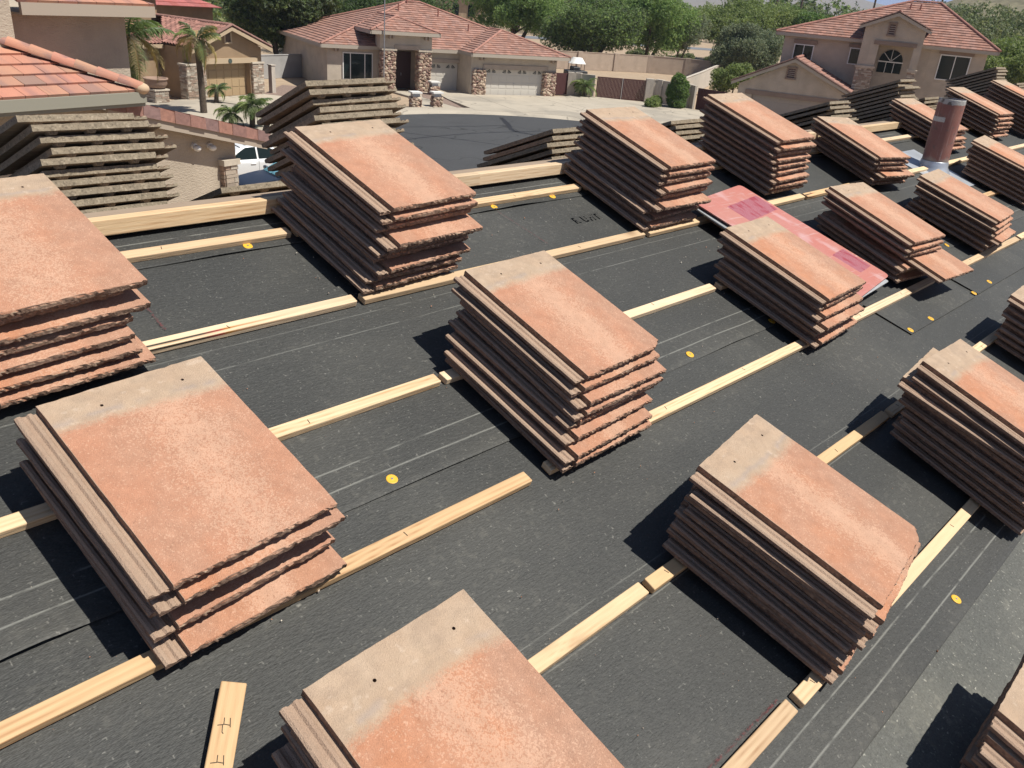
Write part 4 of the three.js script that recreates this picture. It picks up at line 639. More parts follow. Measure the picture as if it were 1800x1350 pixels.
  mesh('soffit', merge([bx(1.35, Rc + 0.55, 6.13, 6.16, Zm, -3.75), bx(Rc, Rc + 0.55, 6.13, 6.16, -16, Zm), bx(1.35, 1.88, 6.13, 6.16, -16, Zm)]), fasc, h);
  const roof = (poly) => mesh('roof_slope', roofTiles(poly, 0.38, 0.33, B), roofMat, h);
  const E1 = [1.25, 6.36, -3.65], E2 = [Rc + 0.65, 6.36, -3.65], E3 = [Rc + 0.65, 6.36, -16], E4 = [1.25, 6.36, -16], R1 = [9.95, 9.15, -9.8], R2 = [11.9, 9.15, -9.8];
  roof([E1, E2, R2, R1]); roof([E2, E3, R2]); roof([E4, E1, R1]); roof([E3, E4, R1, R2]);
  const Gp = [3.5, 4.82, 0.5], Gb = [3.5, 4.82, Zm];
  roof([[7.62, 2.98, 0.5], [7.62, 2.98, Zm], Gb, Gp]); roof([[-0.65, 2.88, Zm], [-0.65, 2.88, 0.5], Gp, Gb]);
  const Pp = [9.36, 8.3, -2.2], Pb = [9.36, 8.3, -8.0];
  roof([[11.7, 7.3, -2.2], [11.7, 7.3, -5.6], Pb, Pp]); roof([[7.02, 7.3, -5.6], [7.02, 7.3, -2.2], Pp, Pb]);
  // barge boards
  const barge = (a, p, b, z) => prism([a, p, b, [b[0], b[1] - 0.2], [p[0], p[1] - 0.22], [a[0], a[1] - 0.2]], z - 0.08, z);
  mesh('barge_board', merge([barge([-0.65, 2.86], [3.5, 4.78], [7.62, 2.94], 0.48), barge([7.02, 7.26], [9.36, 8.26], [11.7, 7.26], -2.22)]), fasc, h);
  mesh('rake_tiles', merge([hipCaps([-0.65, 2.86, 0.44], [3.5, 4.8, 0.44], 0.11, roofMat, [0.14, 0.075, 0.06]), hipCaps([7.62, 2.94, 0.44], [3.5, 4.8, 0.44], 0.11, roofMat, [0.14, 0.075, 0.06]), hipCaps([7.02, 7.28, -2.26], [9.36, 8.28, -2.26], 0.1, roofMat, [0.14, 0.075, 0.06]), hipCaps([11.7, 7.28, -2.26], [9.36, 8.28, -2.26], 0.1, roofMat, [0.14, 0.075, 0.06])]), roofMat, h).userData.kind = 'stuff';
  [[E1, R1], [E2, R2], [E3, R2], [E4, R1], [R1, R2], [Pp, Pb], [Gp, Gb]].forEach(([a, b]) => mesh('ridge_caps', hipCaps([a[0], a[1] + 0.03, a[2]], [b[0], b[1] + 0.03, b[2]], 0.12, roofMat, [0.3, 0.14, 0.11]), roofMat, h).userData.kind = 'stuff');
  for (const [x, z] of [[9.9, -8.6], [10.6, -8.6]]) mesh('vent_stack', new THREE.CylinderGeometry(0.06, 0.06, 0.5, 10).translate(x, 8.75, z), mat([0.3, 0.13, 0.1]), h);
}

// ------------------------------------------------------------------ tan house with barrel tiles at the left
{
  const h = frame('tan_garage_house', 'tan house with barrel tile gable over its garage, behind the queen palm', 'house', 24.62, -49.94, 77);
  const w1 = stucco([0.3, 0.21, 0.13], 91), trim = mat([0.44, 0.34, 0.23]), B = [0.3, 0.15, 0.12];
  const barrel = (poly, n) => { // rows of half-round tiles running down the slope
    const O = new THREE.Vector3(...poly[0]), E = new THREE.Vector3(...poly[1]).sub(O), len = E.length(); E.normalize(); const P2 = new THREE.Vector3(...poly[2]).sub(O), Nn = new THREE.Vector3().crossVectors(E, P2).normalize(); if (Nn.y < 0) Nn.negate(); const U = new THREE.Vector3().crossVectors(Nn, E); if (U.y < 0) U.negate();
    const p2 = poly.map((p) => { const d = new THREE.Vector3(...p).sub(O); return [d.dot(E), d.dot(U)]; }), list = [];
    const lo = (x) => { let a = 1e9, b = -1e9; for (let i = 0; i < p2.length; i++) { const p = p2[i], q = p2[(i + 1) % p2.length]; if ((p[0] - x) * (q[0] - x) <= 0 && Math.abs(p[0] - q[0]) > 1e-6) { const y = p[1] + (q[1] - p[1]) * (x - p[0]) / (q[0] - p[0]); a = Math.min(a, y); b = Math.max(b, y); } } return [a, b]; };
    for (let x = Math.min(...p2.map((p) => p[0])) + 0.12; x < Math.max(...p2.map((p) => p[0])); x += 0.26) { const [a, b] = lo(x); for (let y = a; y < b - 0.1; y += 0.38) { const g = new THREE.CylinderGeometry(0.1, 0.125, Math.min(0.42, b - y + 0.04), 8, 1, true, -Math.PI / 2, Math.PI); g.applyMatrix4(new THREE.Matrix4().makeBasis(E, U, Nn.clone())); const c = O.clone().addScaledVector(E, x).addScaledVector(U, y + 0.2).addScaledVector(Nn, -0.02); g.translate(c.x, c.y, c.z); const k = rr(0.75, 1.25); list.push(tint(boxUV(g.toNonIndexed()), B.map((v) => v * k))); } }
    const base = []; for (let i = 1; i < poly.length - 1; i++) base.push(...poly[0], ...poly[i], ...poly[i + 1]); list.push(tint(fromTris(base), [0.14, 0.07, 0.055]));
    return merge(list);
  };
  const bm = mat(0xffffff, { vertexColors: true, roughness: 0.9, side: THREE.DoubleSide });
  mesh('wall', merge([prism([[0, 2.3], [5.6, 2.3], [5.6, 2.95], [2.9, 4.1], [0, 2.95]], -0.3, 0), bx(0, 1.0, 0, 2.3, -0.6, 0), bx(4.6, 5.6, 0, 2.3, -0.6, 0), bx(5.3, 5.6, 0, 2.95, -9, -0.6), bx(-0.0, 0.3, 0, 2.95, -4.5, -0.3), bx(-9, 0, 0, 2.95, -4.8, -4.5), bx(-9, -8.7, 0, 2.95, -12, -4.8), bx(-9, 5.6, 0, 2.95, -12.3, -12)]), w1, h);
  mesh('side_wall', bx(-3.4, -0.2, 0, 2.95, -2.9, -2.6), w1, h);
  mesh('lintel', bx(0.8, 5.2, 2.05, 2.36, 0.0, 0.08), trim, h);
  mesh('house_number', new THREE.CylinderGeometry(0.14, 0.14, 0.03, 16).rotateX(Math.PI / 2).translate(2.95, 2.2, 0.1), mat([0.06, 0.08, 0.07]), h);
  const gd = mesh('garage_door', bx(1.0, 4.6, 0, 2.3, -0.5, -0.45), mat([0.36, 0.26, 0.15]), h); for (let i = 0; i < 4; i++) for (let k = 0; k < 6; k++) mesh('door_panel', bx(1.05 + k * 0.6, 1.58 + k * 0.6, 0.06 + i * 0.54, 0.52 + i * 0.54, -0.45, -0.43), mat([0.38, 0.275, 0.16]), gd);
  stonePillar(h, 'stone_column', -0.45, 0.95, 0, 2.0, -0.5, 0.16, true, 0.1); stonePillar(h, 'stone_column', 4.7, 5.6, 0, 2.0, -0.5, 0.16, true, 0.1);
  mesh('gable_vent', merge([bx(2.7, 3.1, 3.35, 3.8, 0, 0.05)]), mat([0.12, 0.08, 0.06]), h); mesh('vent_trim', merge([bx(2.6, 2.7, 3.25, 3.85, 0, 0.09), bx(3.1, 3.2, 3.25, 3.85, 0, 0.09), bx(2.6, 3.2, 3.2, 3.3, 0, 0.1)]), trim, h);
  const Gp = [2.9, 4.28, 0.45], Gb = [2.9, 4.28, -6];
  mesh('roof_slope', barrel([[6.1, 2.98, 0.45], [6.1, 2.98, -9], [2.9, 4.28, -9], Gp]), bm, h).userData.kind = 'stuff'; mesh('roof_slope', barrel([[-0.1, 3.05, -2.2], [-0.1, 3.05, 0.45], Gp, Gb]), bm, h).userData.kind = 'stuff';
  mesh('roof_slope', barrel([[-9.4, 2.98, -2.2], [0.1, 2.98, -2.2], [0.6, 4.7, -6.6], [-5, 4.7, -6.6]]), bm, h).userData.kind = 'stuff';
  mesh('barge_board', prism([[-0.2, 2.92], [2.9, 4.2], [6.15, 2.92], [6.15, 2.7], [2.9, 3.98], [-0.2, 2.7]], 0.4, 0.5), trim, h); mesh('fascia', bx(-9.4, -0.1, 2.75, 2.97, -2.28, -2.18), trim, h);
  mesh('ridge_caps', merge([hipCaps([-0.1, 3.02, 0.42], Gp, 0.12, bm, [0.22, 0.12, 0.1]), hipCaps([6.1, 3.02, 0.42], Gp, 0.12, bm, [0.22, 0.12, 0.1]), hipCaps(Gp, [2.9, 4.28, -8.8], 0.13, bm, [0.3, 0.16, 0.13])]), bm, h).userData.kind = 'stuff';
  // upper storey behind
  mesh('upper_wall', merge([bx(-12, 3.2, 2.9, 5.4, -12, -6.8), prism([[-9.5, 5.4], [-1.2, 5.4], [-5.4, 7.0]], -7.1, -6.8)]), w1, h);
  mesh('upper_fascia', merge([bx(-2.5, 3.8, 5.3, 5.55, -6.5, -6.4), prism([[-10, 5.2], [-5.4, 7.1], [-0.9, 5.2], [-0.9, 5.0], [-5.4, 6.85], [-10, 5.0]], -6.45, -6.3)]), trim, h);
  mesh('upper_roof', merge([barrel([[-2.6, 5.55, -6.4], [3.9, 5.55, -6.4], [1.2, 6.9, -9.6], [-3.5, 6.9, -9.6]]), barrel([[-0.9, 5.2, -6.3], [-0.9, 5.2, -12], [-5.4, 7.1, -12], [-5.4, 7.1, -6.3]])]), bm, h).userData.kind = 'stuff';
  // planter bowl on a stone pedestal
  const pl = frame('planter_bowl', 'wide clay bowl on a stone pedestal before the tan house', 'planter', ...H3(-2.6, 0.1), 77); stonePillar(pl, 'pedestal', -0.45, 0.45, 0, 0.75, -0.45, 0.45, true, 0.08); mesh('bowl', new THREE.LatheGeometry([[0.3, 0.83], [0.5, 0.92], [0.62, 1.1], [0.62, 1.32], [0.68, 1.34], [0.68, 1.42], [0.56, 1.42], [0.5, 1.15], [0, 1.05]].map(([a, b]) => new THREE.Vector2(a, b)), 24), mat([0.3, 0.2, 0.15]), pl);
}

// ------------------------------------------------------------------ neighbour at the left
{
  const h = frame('neighbour_house', 'large beige stucco house with bright orange tile hip roof, left edge', 'house', 9.9, -17.96, 77);
  const w1 = stucco([0.42, 0.355, 0.28], 95), fasc = mat([0.26, 0.25, 0.205]), fasc2 = mat([0.37, 0.31, 0.25]);
  const rk = (s) => 4.06 - 0.25 * s;
  mesh('gable_wall', prism([[-4.6, 0], [0, 0], [0, rk(0) - 0.1], [-4.6, rk(-4.6) - 0.1]], -0.3, 0), w1, h);
  mesh('front_wall', merge([bx(-9.5, -3.2, 0, 5.0, -0.5, -0.1), bx(-3.5, -3.2, 0, 5.0, -6, -0.5)]), w1, h);
  mesh('upper_wall', merge([bx(-4.4, -1.33, 3, 6.46, -7, -1.7), bx(-9.5, -4.2, 3, 9, -7, -1.0)]), w1, h);
  mesh('end_wall', bx(-0.3, 0, 0, 3.9, -0.9, -0.3), w1, h);
  mesh('barge_board', prism([[-3.4, rk(-3.4) - 0.02], [0.66, rk(0.66) - 0.02], [0.66, rk(0.66) - 0.2], [-3.4, rk(-3.4) - 0.2]], 0.3, 0.36), fasc2, h);
  mesh('soffit', prism([[-3.4, rk(-3.4) - 0.06], [0.64, rk(0.64) - 0.06], [0.64, rk(0.64) - 0.1], [-3.4, rk(-3.4) - 0.1]], -0.7, 0.3), fasc2, h);
  const tone = [[0.26, 0.145, 0.125], [0.31, 0.165, 0.135], [0.24, 0.15, 0.14], [0.33, 0.17, 0.13]].map((c, i) => mat(0xffffff, { map: rep(mottle(c, 0.3, 10, 671 + i), 1.5, 1.5), roughness: 0.9, bumpMap: noiseT, bumpScale: 0.004 }));
  for (let i = 0; i < 11; i++) { const a = -3.4 + i * 0.375, b = a + 0.39; mesh('rake_tile', prism([[a, rk(a) - 0.03], [b, rk(b) - 0.03], [b, rk(b) + 0.2], [a, rk(a) + 0.225]], -0.12 - 0.01 * (i % 2), 0.4 + 0.012 * (i % 3)), tone[i % 4], h); }
  for (const [x, y] of [[-1.17, 3.9], [-0.75, 3.87]]) { const l = mesh('wall_lamp', new THREE.CylinderGeometry(0.07, 0.07, 0.06, 16).rotateX(Math.PI / 2).translate(x, y, 0.03), M.white, h); mesh('lamp_head', new THREE.SphereGeometry(0.085, 14, 10).scale(1, 0.8, 1.1).translate(x, y - 0.03, 0.12), M.white, l); }
  stonePillar(h, 'stone_pilaster', -0.46, -0.1, 0, 3.4, -0.28, 0.14, true, 0.13);
  // bright hip roof, each tile its own piece
  const Ec = [-2.76, 5.2, 0.56], El = [-9.6, 5.2, 0.56], run = 2.9, Top = [Ec[0] - run, Ec[1] + run * 0.42, Ec[2] - run], TopL = [-9.6, Top[1], Top[2]], Er = [Ec[0], 5.2, -2.34];
  const tT = tex(256, 256, (x, y) => { const n = fbm(x * 4, y * 3, 681, 4), k = 0.92 + 0.16 * hash(x * 256, y * 256, 682); let c = lerp3([0.44, 0.185, 0.125], [0.5, 0.25, 0.165], n); c = lerp3(c, [0.25, 0.145, 0.13], 0.75 * sm(0.5, 0.72, fbm(x * 3.2 + 3, y * 0.7, 683, 3))); return c.map((v) => v * k); });
  const tm = [0, 1, 2, 3, 4].map((i) => { const t = rep(tT, 0.62, 0.4); t.offset.set(i * 0.21, i * 0.37); return mat(lin(1 - 0.07 * (i % 3), 1 - 0.05 * (i % 2), 1), { map: t, roughness: 0.8, bumpMap: noiseT, bumpScale: 0.002 }); });
  const slope = (poly) => { const holder = mesh('roof_slope', (() => { const p = []; for (let i = 1; i < poly.length - 1; i++) p.push(...poly[0], ...poly[i], ...poly[i + 1]); return fromTris(p); })(), mat([0.08, 0.05, 0.045]), h); roofTiles(poly, 0.36, 0.41, undefined, 0, { single: true, thick: 0.04 }).forEach(([P, q]) => mesh('tile', fromTris(P), tm[Math.floor(q * 5)], holder)); };
  slope([El, Ec, Top, TopL]); slope([Ec, Er, Top]);
  const d = new THREE.Vector3(...Top).sub(new THREE.Vector3(...Ec)), nC = 11;
  for (let i = 0; i < nC; i++) { const a = new THREE.Vector3(...Ec).addScaledVector(d, i / nC), b = new THREE.Vector3(...Ec).addScaledVector(d, (i + 1) / nC); a.y += 0.06; b.y += 0.06; const g = hipCaps(a.toArray(), b.toArray(), 0.15, roofMat, [1, 1, 1]); g.deleteAttribute('color'); mesh('hip_cap', g, tm[i % 5], h); }
  mesh('hip_end_cap', new THREE.SphereGeometry(0.15, 12, 8).scale(1, 0.75, 1).translate(Ec[0] + 0.01, Ec[1] + 0.06, Ec[2] + 0.01), mat([0.5, 0.36, 0.24]), h);
  mesh('fascia', merge([bx(-9.6, -2.7, 5.0, 5.2, 0.56, 0.63), bx(-9.6, -2.7, 4.93, 5.0, 0.5, 0.58), bx(-2.77, -2.7, 5.0, 5.2, -2.3, 0.56)]), fasc, h);
  mesh('eave_soffit', bx(-9.6, -2.77, 4.97, 5.0, -0.5, 0.5), fasc, h);
  mesh('upper_fascia', merge([bx(-3.94, -1.0, 6.44, 6.66, -1.16, -1.08), bx(-1.08, -1.0, 6.44, 6.66, -7, -1.16)]), fasc2, h); mesh('upper_soffit', bx(-3.94, -1.08, 6.44, 6.47, -1.7, -1.16), fasc2, h);
  slope([[-4.0, 6.66, -1.1], [-1.0, 6.66, -1.1], [-2.4, 7.25, -2.5], [-4.0, 7.25, -2.5]]);
  slope([[-9.6, 9.0, -0.5], [-3.8, 9.0, -0.5], [-5.5, 9.8, -2.4], [-9.6, 9.8, -2.4]]);
}

// ------------------------------------------------------------------ walls and gates between the houses
function wallRun(name, label, pts, h, m, pier, group) {
  const g = new THREE.Group(); g.position.set(pts[0][0], GY, pts[0][1]); top(g, name, label, 'wall', group);
  for (let i = 0; i < pts.length - 1; i++) {
    const [x0, z0] = pts[i], [x1, z1] = pts[i + 1], L = Math.hypot(x1 - x0, z1 - z0), a = Math.atan2(-(z1 - z0), x1 - x0);
    const pn = mesh('panel', bx(0, L, 0, h, -0.1, 0.1), m, g); pn.position.set(x0 - pts[0][0], 0, z0 - pts[0][1]); pn.rotation.y = a;
    const cap = mesh('coping', bx(0, L, h, h + 0.05, -0.13, 0.13), m, g); cap.position.copy(pn.position); cap.rotation.y = a;
    if (pier) { const p = mesh('pier', bx(-0.32, 0.32, 0, h + 0.09, -0.24, 0.24), m, g); p.position.copy(pn.position); p.rotation.y = a; }
  }
  return g;
}
{
  const wa = stucco([0.43, 0.345, 0.275], 96), wb = stucco([0.48, 0.43, 0.37], 97), wg = stucco([0.36, 0.35, 0.34], 98);
  wallRun('garden_wall', 'long beige garden wall with piers before the big trees', [[67, -67.6], [72, -65.8], [77.4, -63.7], [82.1, -62.1], [86.3, -60.3], [89.6, -57.2], [92.3, -53.4], [95, -49.5]], 1.85, wa, true);
  wallRun('garden_wall', 'sunlit pale garden wall behind the columnar shrub', [[62.6, -40.6], [67, -42.6], [71.5, -44.6], [76, -46.6], [80.5, -48.7], [86, -51.2], [90.8, -53.3]], 1.75, wb, false);
  wallRun('garden_wall', 'pale wall piece between the small and the wide maroon gates', [[55.85, -46.45], [56.2, -46.1], [56.95, -44.85]], 1.75, wb, true);
  wallRun('garden_wall', 'pale wall piece right of the wide maroon gate', [[60.15, -41.6], [60.75, -41.0], [61.0, -38.3], [60.75, -37.5]], 1.78, wb, true);
  wallRun('garden_wall', 'grey block wall between the tan and the stone column houses', [[32.5, -58.9], [35.9, -59.6], [39.2, -60.3], [40.6, -60.6]], 1.65, wg, false);
  const gate = (label, x0, z0, x1, z1, h, leaves) => {
    const L = Math.hypot(x1 - x0, z1 - z0), g = new THREE.Group(); g.position.set(x0, GY, z0); g.rotation.y = Math.atan2(-(z1 - z0), x1 - x0); top(g, 'slatted_gate', label, 'gate', 'maroon slatted gates');
    for (let k = 0; k < leaves; k++) { const a = L * k / leaves + 0.03, b = L * (k + 1) / leaves - 0.03; mesh('gate_frame', merge([bx(a, b, 0.08, 0.14, -0.04, 0), bx(a, b, h - 0.06, h, -0.04, 0), bx(a, a + 0.05, 0.14, h - 0.06, -0.04, 0), bx(b - 0.05, b, 0.14, h - 0.06, -0.04, 0)]), k ? M.maroon : M.maroon, g); const n = Math.round((b - a) / 0.115); for (let i = 0; i < n; i++) mesh('slat', bx(a + (b - a) * i / n + 0.006, a + (b - a) * (i + 1) / n - 0.006, 0.06, h - 0.01, 0.002, 0.03 + 0.004 * (i % 2)), M.maroon, g); }
    if (leaves > 1) mesh('centre_post', bx(L / 2 - 0.025, L / 2 + 0.025, 0, h, 0.035, 0.07), M.metal, g);
  };
  gate('narrow maroon slatted gate beside the stone garage column', 54.45, -46.95, 55.65, -46.6, 1.75, 1); gate('wide maroon double gate of upright slats', 57.0, -44.7, 60.1, -41.7, 1.72, 2); gate('maroon slatted gate beside the columnar shrub', 60.72, -37.3, 60.7, -34.6, 1.7, 1);
  gate('brown slatted gate beside the tan garage house', ...H3(5.75, -0.1), ...H3(6.5, -1.6), 1.75, 1);
  const gp = frame('gate_post', 'pale square gate post beside the tan garage house', 'post', ...H3(6.75, -0.3), 77); mesh('shaft', bx(-0.16, 0.16, 0, 1.8, -0.16, 0.16), wb, gp); mesh('cap', bx(-0.2, 0.2, 1.8, 1.86, -0.2, 0.2), wb, gp);
  // cart under a white cover in the side yard
  const c = frame('utility_cart', 'dark utility cart under a white cover behind the narrow gate', 'cart', 62.2, -51.4, 120), dk = mat([0.02, 0.022, 0.028], { roughness: 0.5 });
  mesh('body', new RoundedBoxGeometry(2.0, 0.5, 1.1, 2, 0.08).translate(0, 1.15, 0), dk, c); mesh('seat', new RoundedBoxGeometry(0.7, 0.35, 1.0, 2, 0.08).translate(-0.1, 1.55, 0), dk, c);
  mesh('cover', new THREE.CylinderGeometry(0.45, 0.85, 0.5, 4, 1).rotateY(Math.PI / 4).scale(1.15, 1, 0.85).translate(0.05, 2.25, 0), M.white, c);
  for (const [x, z] of [[-0.6, -0.45], [0.65, -0.45], [-0.6, 0.45], [0.65, 0.45]]) { mesh('cover_post', new THREE.CylinderGeometry(0.025, 0.025, 0.9, 8).translate(x, 1.65, z), dk, c); const w = mesh('wheel', new THREE.TorusGeometry(0.36, 0.12, 8, 18).translate(x * 1.1, 0.48, z * 1.1), dk, c); mesh('rim', new THREE.CylinderGeometry(0.26, 0.26, 0.12, 12).rotateX(Math.PI / 2).translate(x * 1.1, 0.48, z * 1.1), M.metal, w); }
}

// ------------------------------------------------------------------ cars
function loft(sections, cap = true) {                         // closed rings of equal length -> smooth skin
  const n = sections[0].length, pos = [], idx = []; sections.forEach((s) => s.forEach((p) => pos.push(...p)));
  for (let i = 0; i < sections.length - 1; i++) for (let j = 0; j < n; j++) { const a = i * n + j, b = i * n + (j + 1) % n, c = a + n, d = b + n; idx.push(a, b, c, b, d, c); }
  if (cap) for (const [i, f] of [[0, 1], [sections.length - 1, 0]]) { const c = sections[i].reduce((a, p) => [a[0] + p[0] / n, a[1] + p[1] / n, a[2] + p[2] / n], [0, 0, 0]); const k = pos.length / 3; pos.push(...c); for (let j = 0; j < n; j++) f ? idx.push(k, i * n + (j + 1) % n, i * n + j) : idx.push(k, i * n + j, i * n + (j + 1) % n); }
  const g = new THREE.BufferGeometry(); g.setAttribute('position', new THREE.Float32BufferAttribute(pos, 3)); g.setIndex(idx); g.computeVertexNormals(); return boxUV(g);
}
function makeCar(name, label, x, z, azd, paint, shadeMat) {
  const c = frame(name, label, 'car', x, z, azd, 'cars on the driveway');       // local +x is the rear, -x the front
  const P = new THREE.MeshPhysicalMaterial({ color: lin(...paint), roughness: 0.4, clearcoat: 0.4, clearcoatRoughness: 0.1 }), rub = mat([0.015, 0.015, 0.016]);
  const belt = (t) => { const w = 0.89 - 0.16 * Math.pow(Math.abs(t), 6); return w; };
  const ring = (X, yb, yt, w, r) => { const o = []; const q = [[w - r, yt], [w - 0.02, yt - r * 0.5], [w, yt - r - 0.06], [w, yb + 0.2], [w - 0.03, yb + 0.05], [w - 0.12, yb]]; for (const [a, b] of q) o.push([X, b, a]); for (const [a, b] of q.slice().reverse()) o.push([X, b, -a]); return o; };
  const S = []; const N = 26; for (let i = 0; i <= N; i++) { const t = i / N * 2 - 1, X = t * 2.32, yt = t < -0.42 ? 0.66 + 0.3 * Math.pow((t + 1) / 0.58, 0.55) : t > 0.55 ? 0.98 - 0.1 * Math.pow((t - 0.55) / 0.45, 2) : 0.96 + 0.02 * (t + 0.42); S.push(ring(X, 0.26 + 0.1 * Math.pow(Math.abs(t), 8), yt, belt(t), 0.1)); }
  const body = mesh('body', loft(S), P, c);
  const cab = []; for (const [X, y, w] of [[-0.98, 0.93, 0.8], [-0.6, 1.16, 0.72], [-0.22, 1.375, 0.61], [0.2, 1.445, 0.6], [0.7, 1.42, 0.59], [1.1, 1.29, 0.61], [1.5, 1.08, 0.68], [1.78, 0.95, 0.74]]) { const q = [[w * 0.55, y + 0.015], [w - 0.06, y], [w, y - 0.04], [Math.max(w, 0.8), 0.93], [Math.max(w, 0.8) - 0.02, 0.85]]; cab.push([...q.map(([a, b]) => [X, Math.min(b, y), a]), ...q.slice().reverse().map(([a, b]) => [X, Math.min(b, y), -a])]); }
  const cb = mesh('cabin', loft(cab), P, c);
  const quad = (a, b, d, e, off) => { const V = [a, b, d, e].map((p) => new THREE.Vector3(...p)), n = new THREE.Vector3().crossVectors(V[1].clone().sub(V[0]), V[3].clone().sub(V[0])).normalize().multiplyScalar(off), q = V.map((v) => v.clone().add(n)), p = []; for (const [i, j, k] of [[0, 1, 2], [0, 2, 3]]) p.push(...q[i].toArray(), ...q[j].toArray(), ...q[k].toArray()); return fromTris(p); };
  for (const s of [1, -1]) {
    const side = (pts) => { const V = pts.map(([X, y, w]) => [X, y, s * (w + 0.012)]), p = []; for (let i = 1; i < V.length - 1; i++) s > 0 ? p.push(...V[0], ...V[i], ...V[i + 1]) : p.push(...V[0], ...V[i + 1], ...V[i]); return fromTris(p); };
    mesh('side_window', side([[-0.72, 0.95, 0.8], [0.28, 0.95, 0.8], [0.28, 1.385, 0.615], [-0.12, 1.365, 0.63], [-0.46, 1.18, 0.72]]), M.glass, cb); mesh('side_window', side([[0.36, 0.95, 0.8], [1.38, 0.96, 0.79], [1.12, 1.21, 0.68], [0.78, 1.36, 0.62], [0.36, 1.385, 0.615]]), M.glass, cb);
    for (const X of [0.1, 1.05]) mesh('door_handle', new RoundedBoxGeometry(0.2, 0.035, 0.04, 1, 0.012).translate(X, 0.8, s * 0.895), P, body);
    for (const X of [-0.78, 0.32, 1.36]) mesh('door_gap', bx(X - 0.004, X + 0.004, 0.4, 0.9, s * 0.885 - 0.008, s * 0.885 + 0.008), rub, body);
    mesh('mirror', new RoundedBoxGeometry(0.12, 0.13, 0.2, 2, 0.04).translate(-0.72, 1.0, s * 0.96), P, c);
    mesh('headlight', new THREE.SphereGeometry(0.14, 12, 8).scale(1.4, 0.6, 1).translate(-2.1, 0.66, s * 0.62), M.glass, body); mesh('tail_light', new THREE.SphereGeometry(0.15, 12, 8).scale(0.8, 0.7, 1.4).translate(2.2, 0.8, s * 0.6), mat([0.3, 0.02, 0.02], { roughness: 0.2 }), body);
    for (const X of [-1.42, 1.36]) { const w = mesh('wheel', new THREE.TorusGeometry(0.24, 0.095, 10, 26).translate(X, 0.33, s * 0.8), rub, c); mesh('rim', new THREE.CylinderGeometry(0.2, 0.2, 0.16, 18).rotateX(Math.PI / 2).translate(X, 0.33, s * 0.8), M.metal, w); }
  }
  const ws = quad([-0.98, 0.945, -0.68], [-0.98, 0.945, 0.68], [-0.25, 1.375, 0.5], [-0.25, 1.375, -0.5], -0.014); mesh('windscreen', ws, M.glass, cb);
  if (shadeMat) mesh('sunshade', (() => { const p = [], n = 12; const at = (i, j) => { const u = i / n, v = j / 6, w = 0.64 - 0.18 * v; return [-0.93 + 0.66 * v - 0.055 + 0.018 * Math.sin(i * 2.1 + j), 0.975 + 0.39 * v + 0.025, (u * 2 - 1) * w]; }; for (let i = 0; i < n; i++) for (let j = 0; j < 6; j++) p.push(...at(i, j), ...at(i + 1, j), ...at(i + 1, j + 1), ...at(i, j), ...at(i + 1, j + 1), ...at(i, j + 1)); return fromTris(p); })(), shadeMat, cb);
  mesh('rear_window', quad([1.72, 0.98, 0.62], [1.72, 0.98, -0.62], [1.12, 1.29, -0.5], [1.12, 1.29, 0.5], -0.02), M.glass, cb);
  mesh('sunroof', bx(-0.02, 0.62, 1.452, 1.468, -0.42, 0.42), M.glass, cb);
  return c;
}
makeCar('parked_car', 'white car with tinted windows and a dark glass roof panel', 16.55, -29.75, 99, [0.78, 0.79, 0.8]);
makeCar('parked_car', 'dark blue car with a shiny blue sunshade in its windscreen', 16.75, -26.3, 95, [0.012, 0.016, 0.026], mat(0xffffff, { map: mottle([0.22, 0.5, 0.56], 0.9, 7, 691), metalness: 0.5, roughness: 0.25, side: THREE.DoubleSide }));

// ------------------------------------------------------------------ plants
const leafMat = (c) => new THREE.MeshPhysicalMaterial({ color: lin(...c), roughness: 0.9, transmission: 0.45, thickness: 0, side: THREE.DoubleSide });
const leafGeo = (() => { const p = []; for (let k = 0; k < 5; k++) { const a = k * 2.4, b = k * 1.1 + 0.4, d = new THREE.Vector3(Math.cos(a) * Math.cos(b), Math.sin(b), Math.sin(a) * Math.cos(b)), s = new THREE.Vector3(-Math.sin(a), 0.25, Math.cos(a)).normalize().multiplyScalar(0.16), o = new THREE.Vector3(Math.cos(k * 3.7), Math.sin(k * 2.3), Math.sin(k * 5.1)).multiplyScalar(0.25); const A = o.clone().sub(s), B = o.clone().add(s), T = o.clone().addScaledVector(d, 0.6); p.push(...A.toArray(), ...B.toArray(), ...T.toArray()); const T2 = o.clone().addScaledVector(d, -0.4); p.push(...B.toArray(), ...A.toArray(), ...T2.toArray()); } return fromTris(p); })();
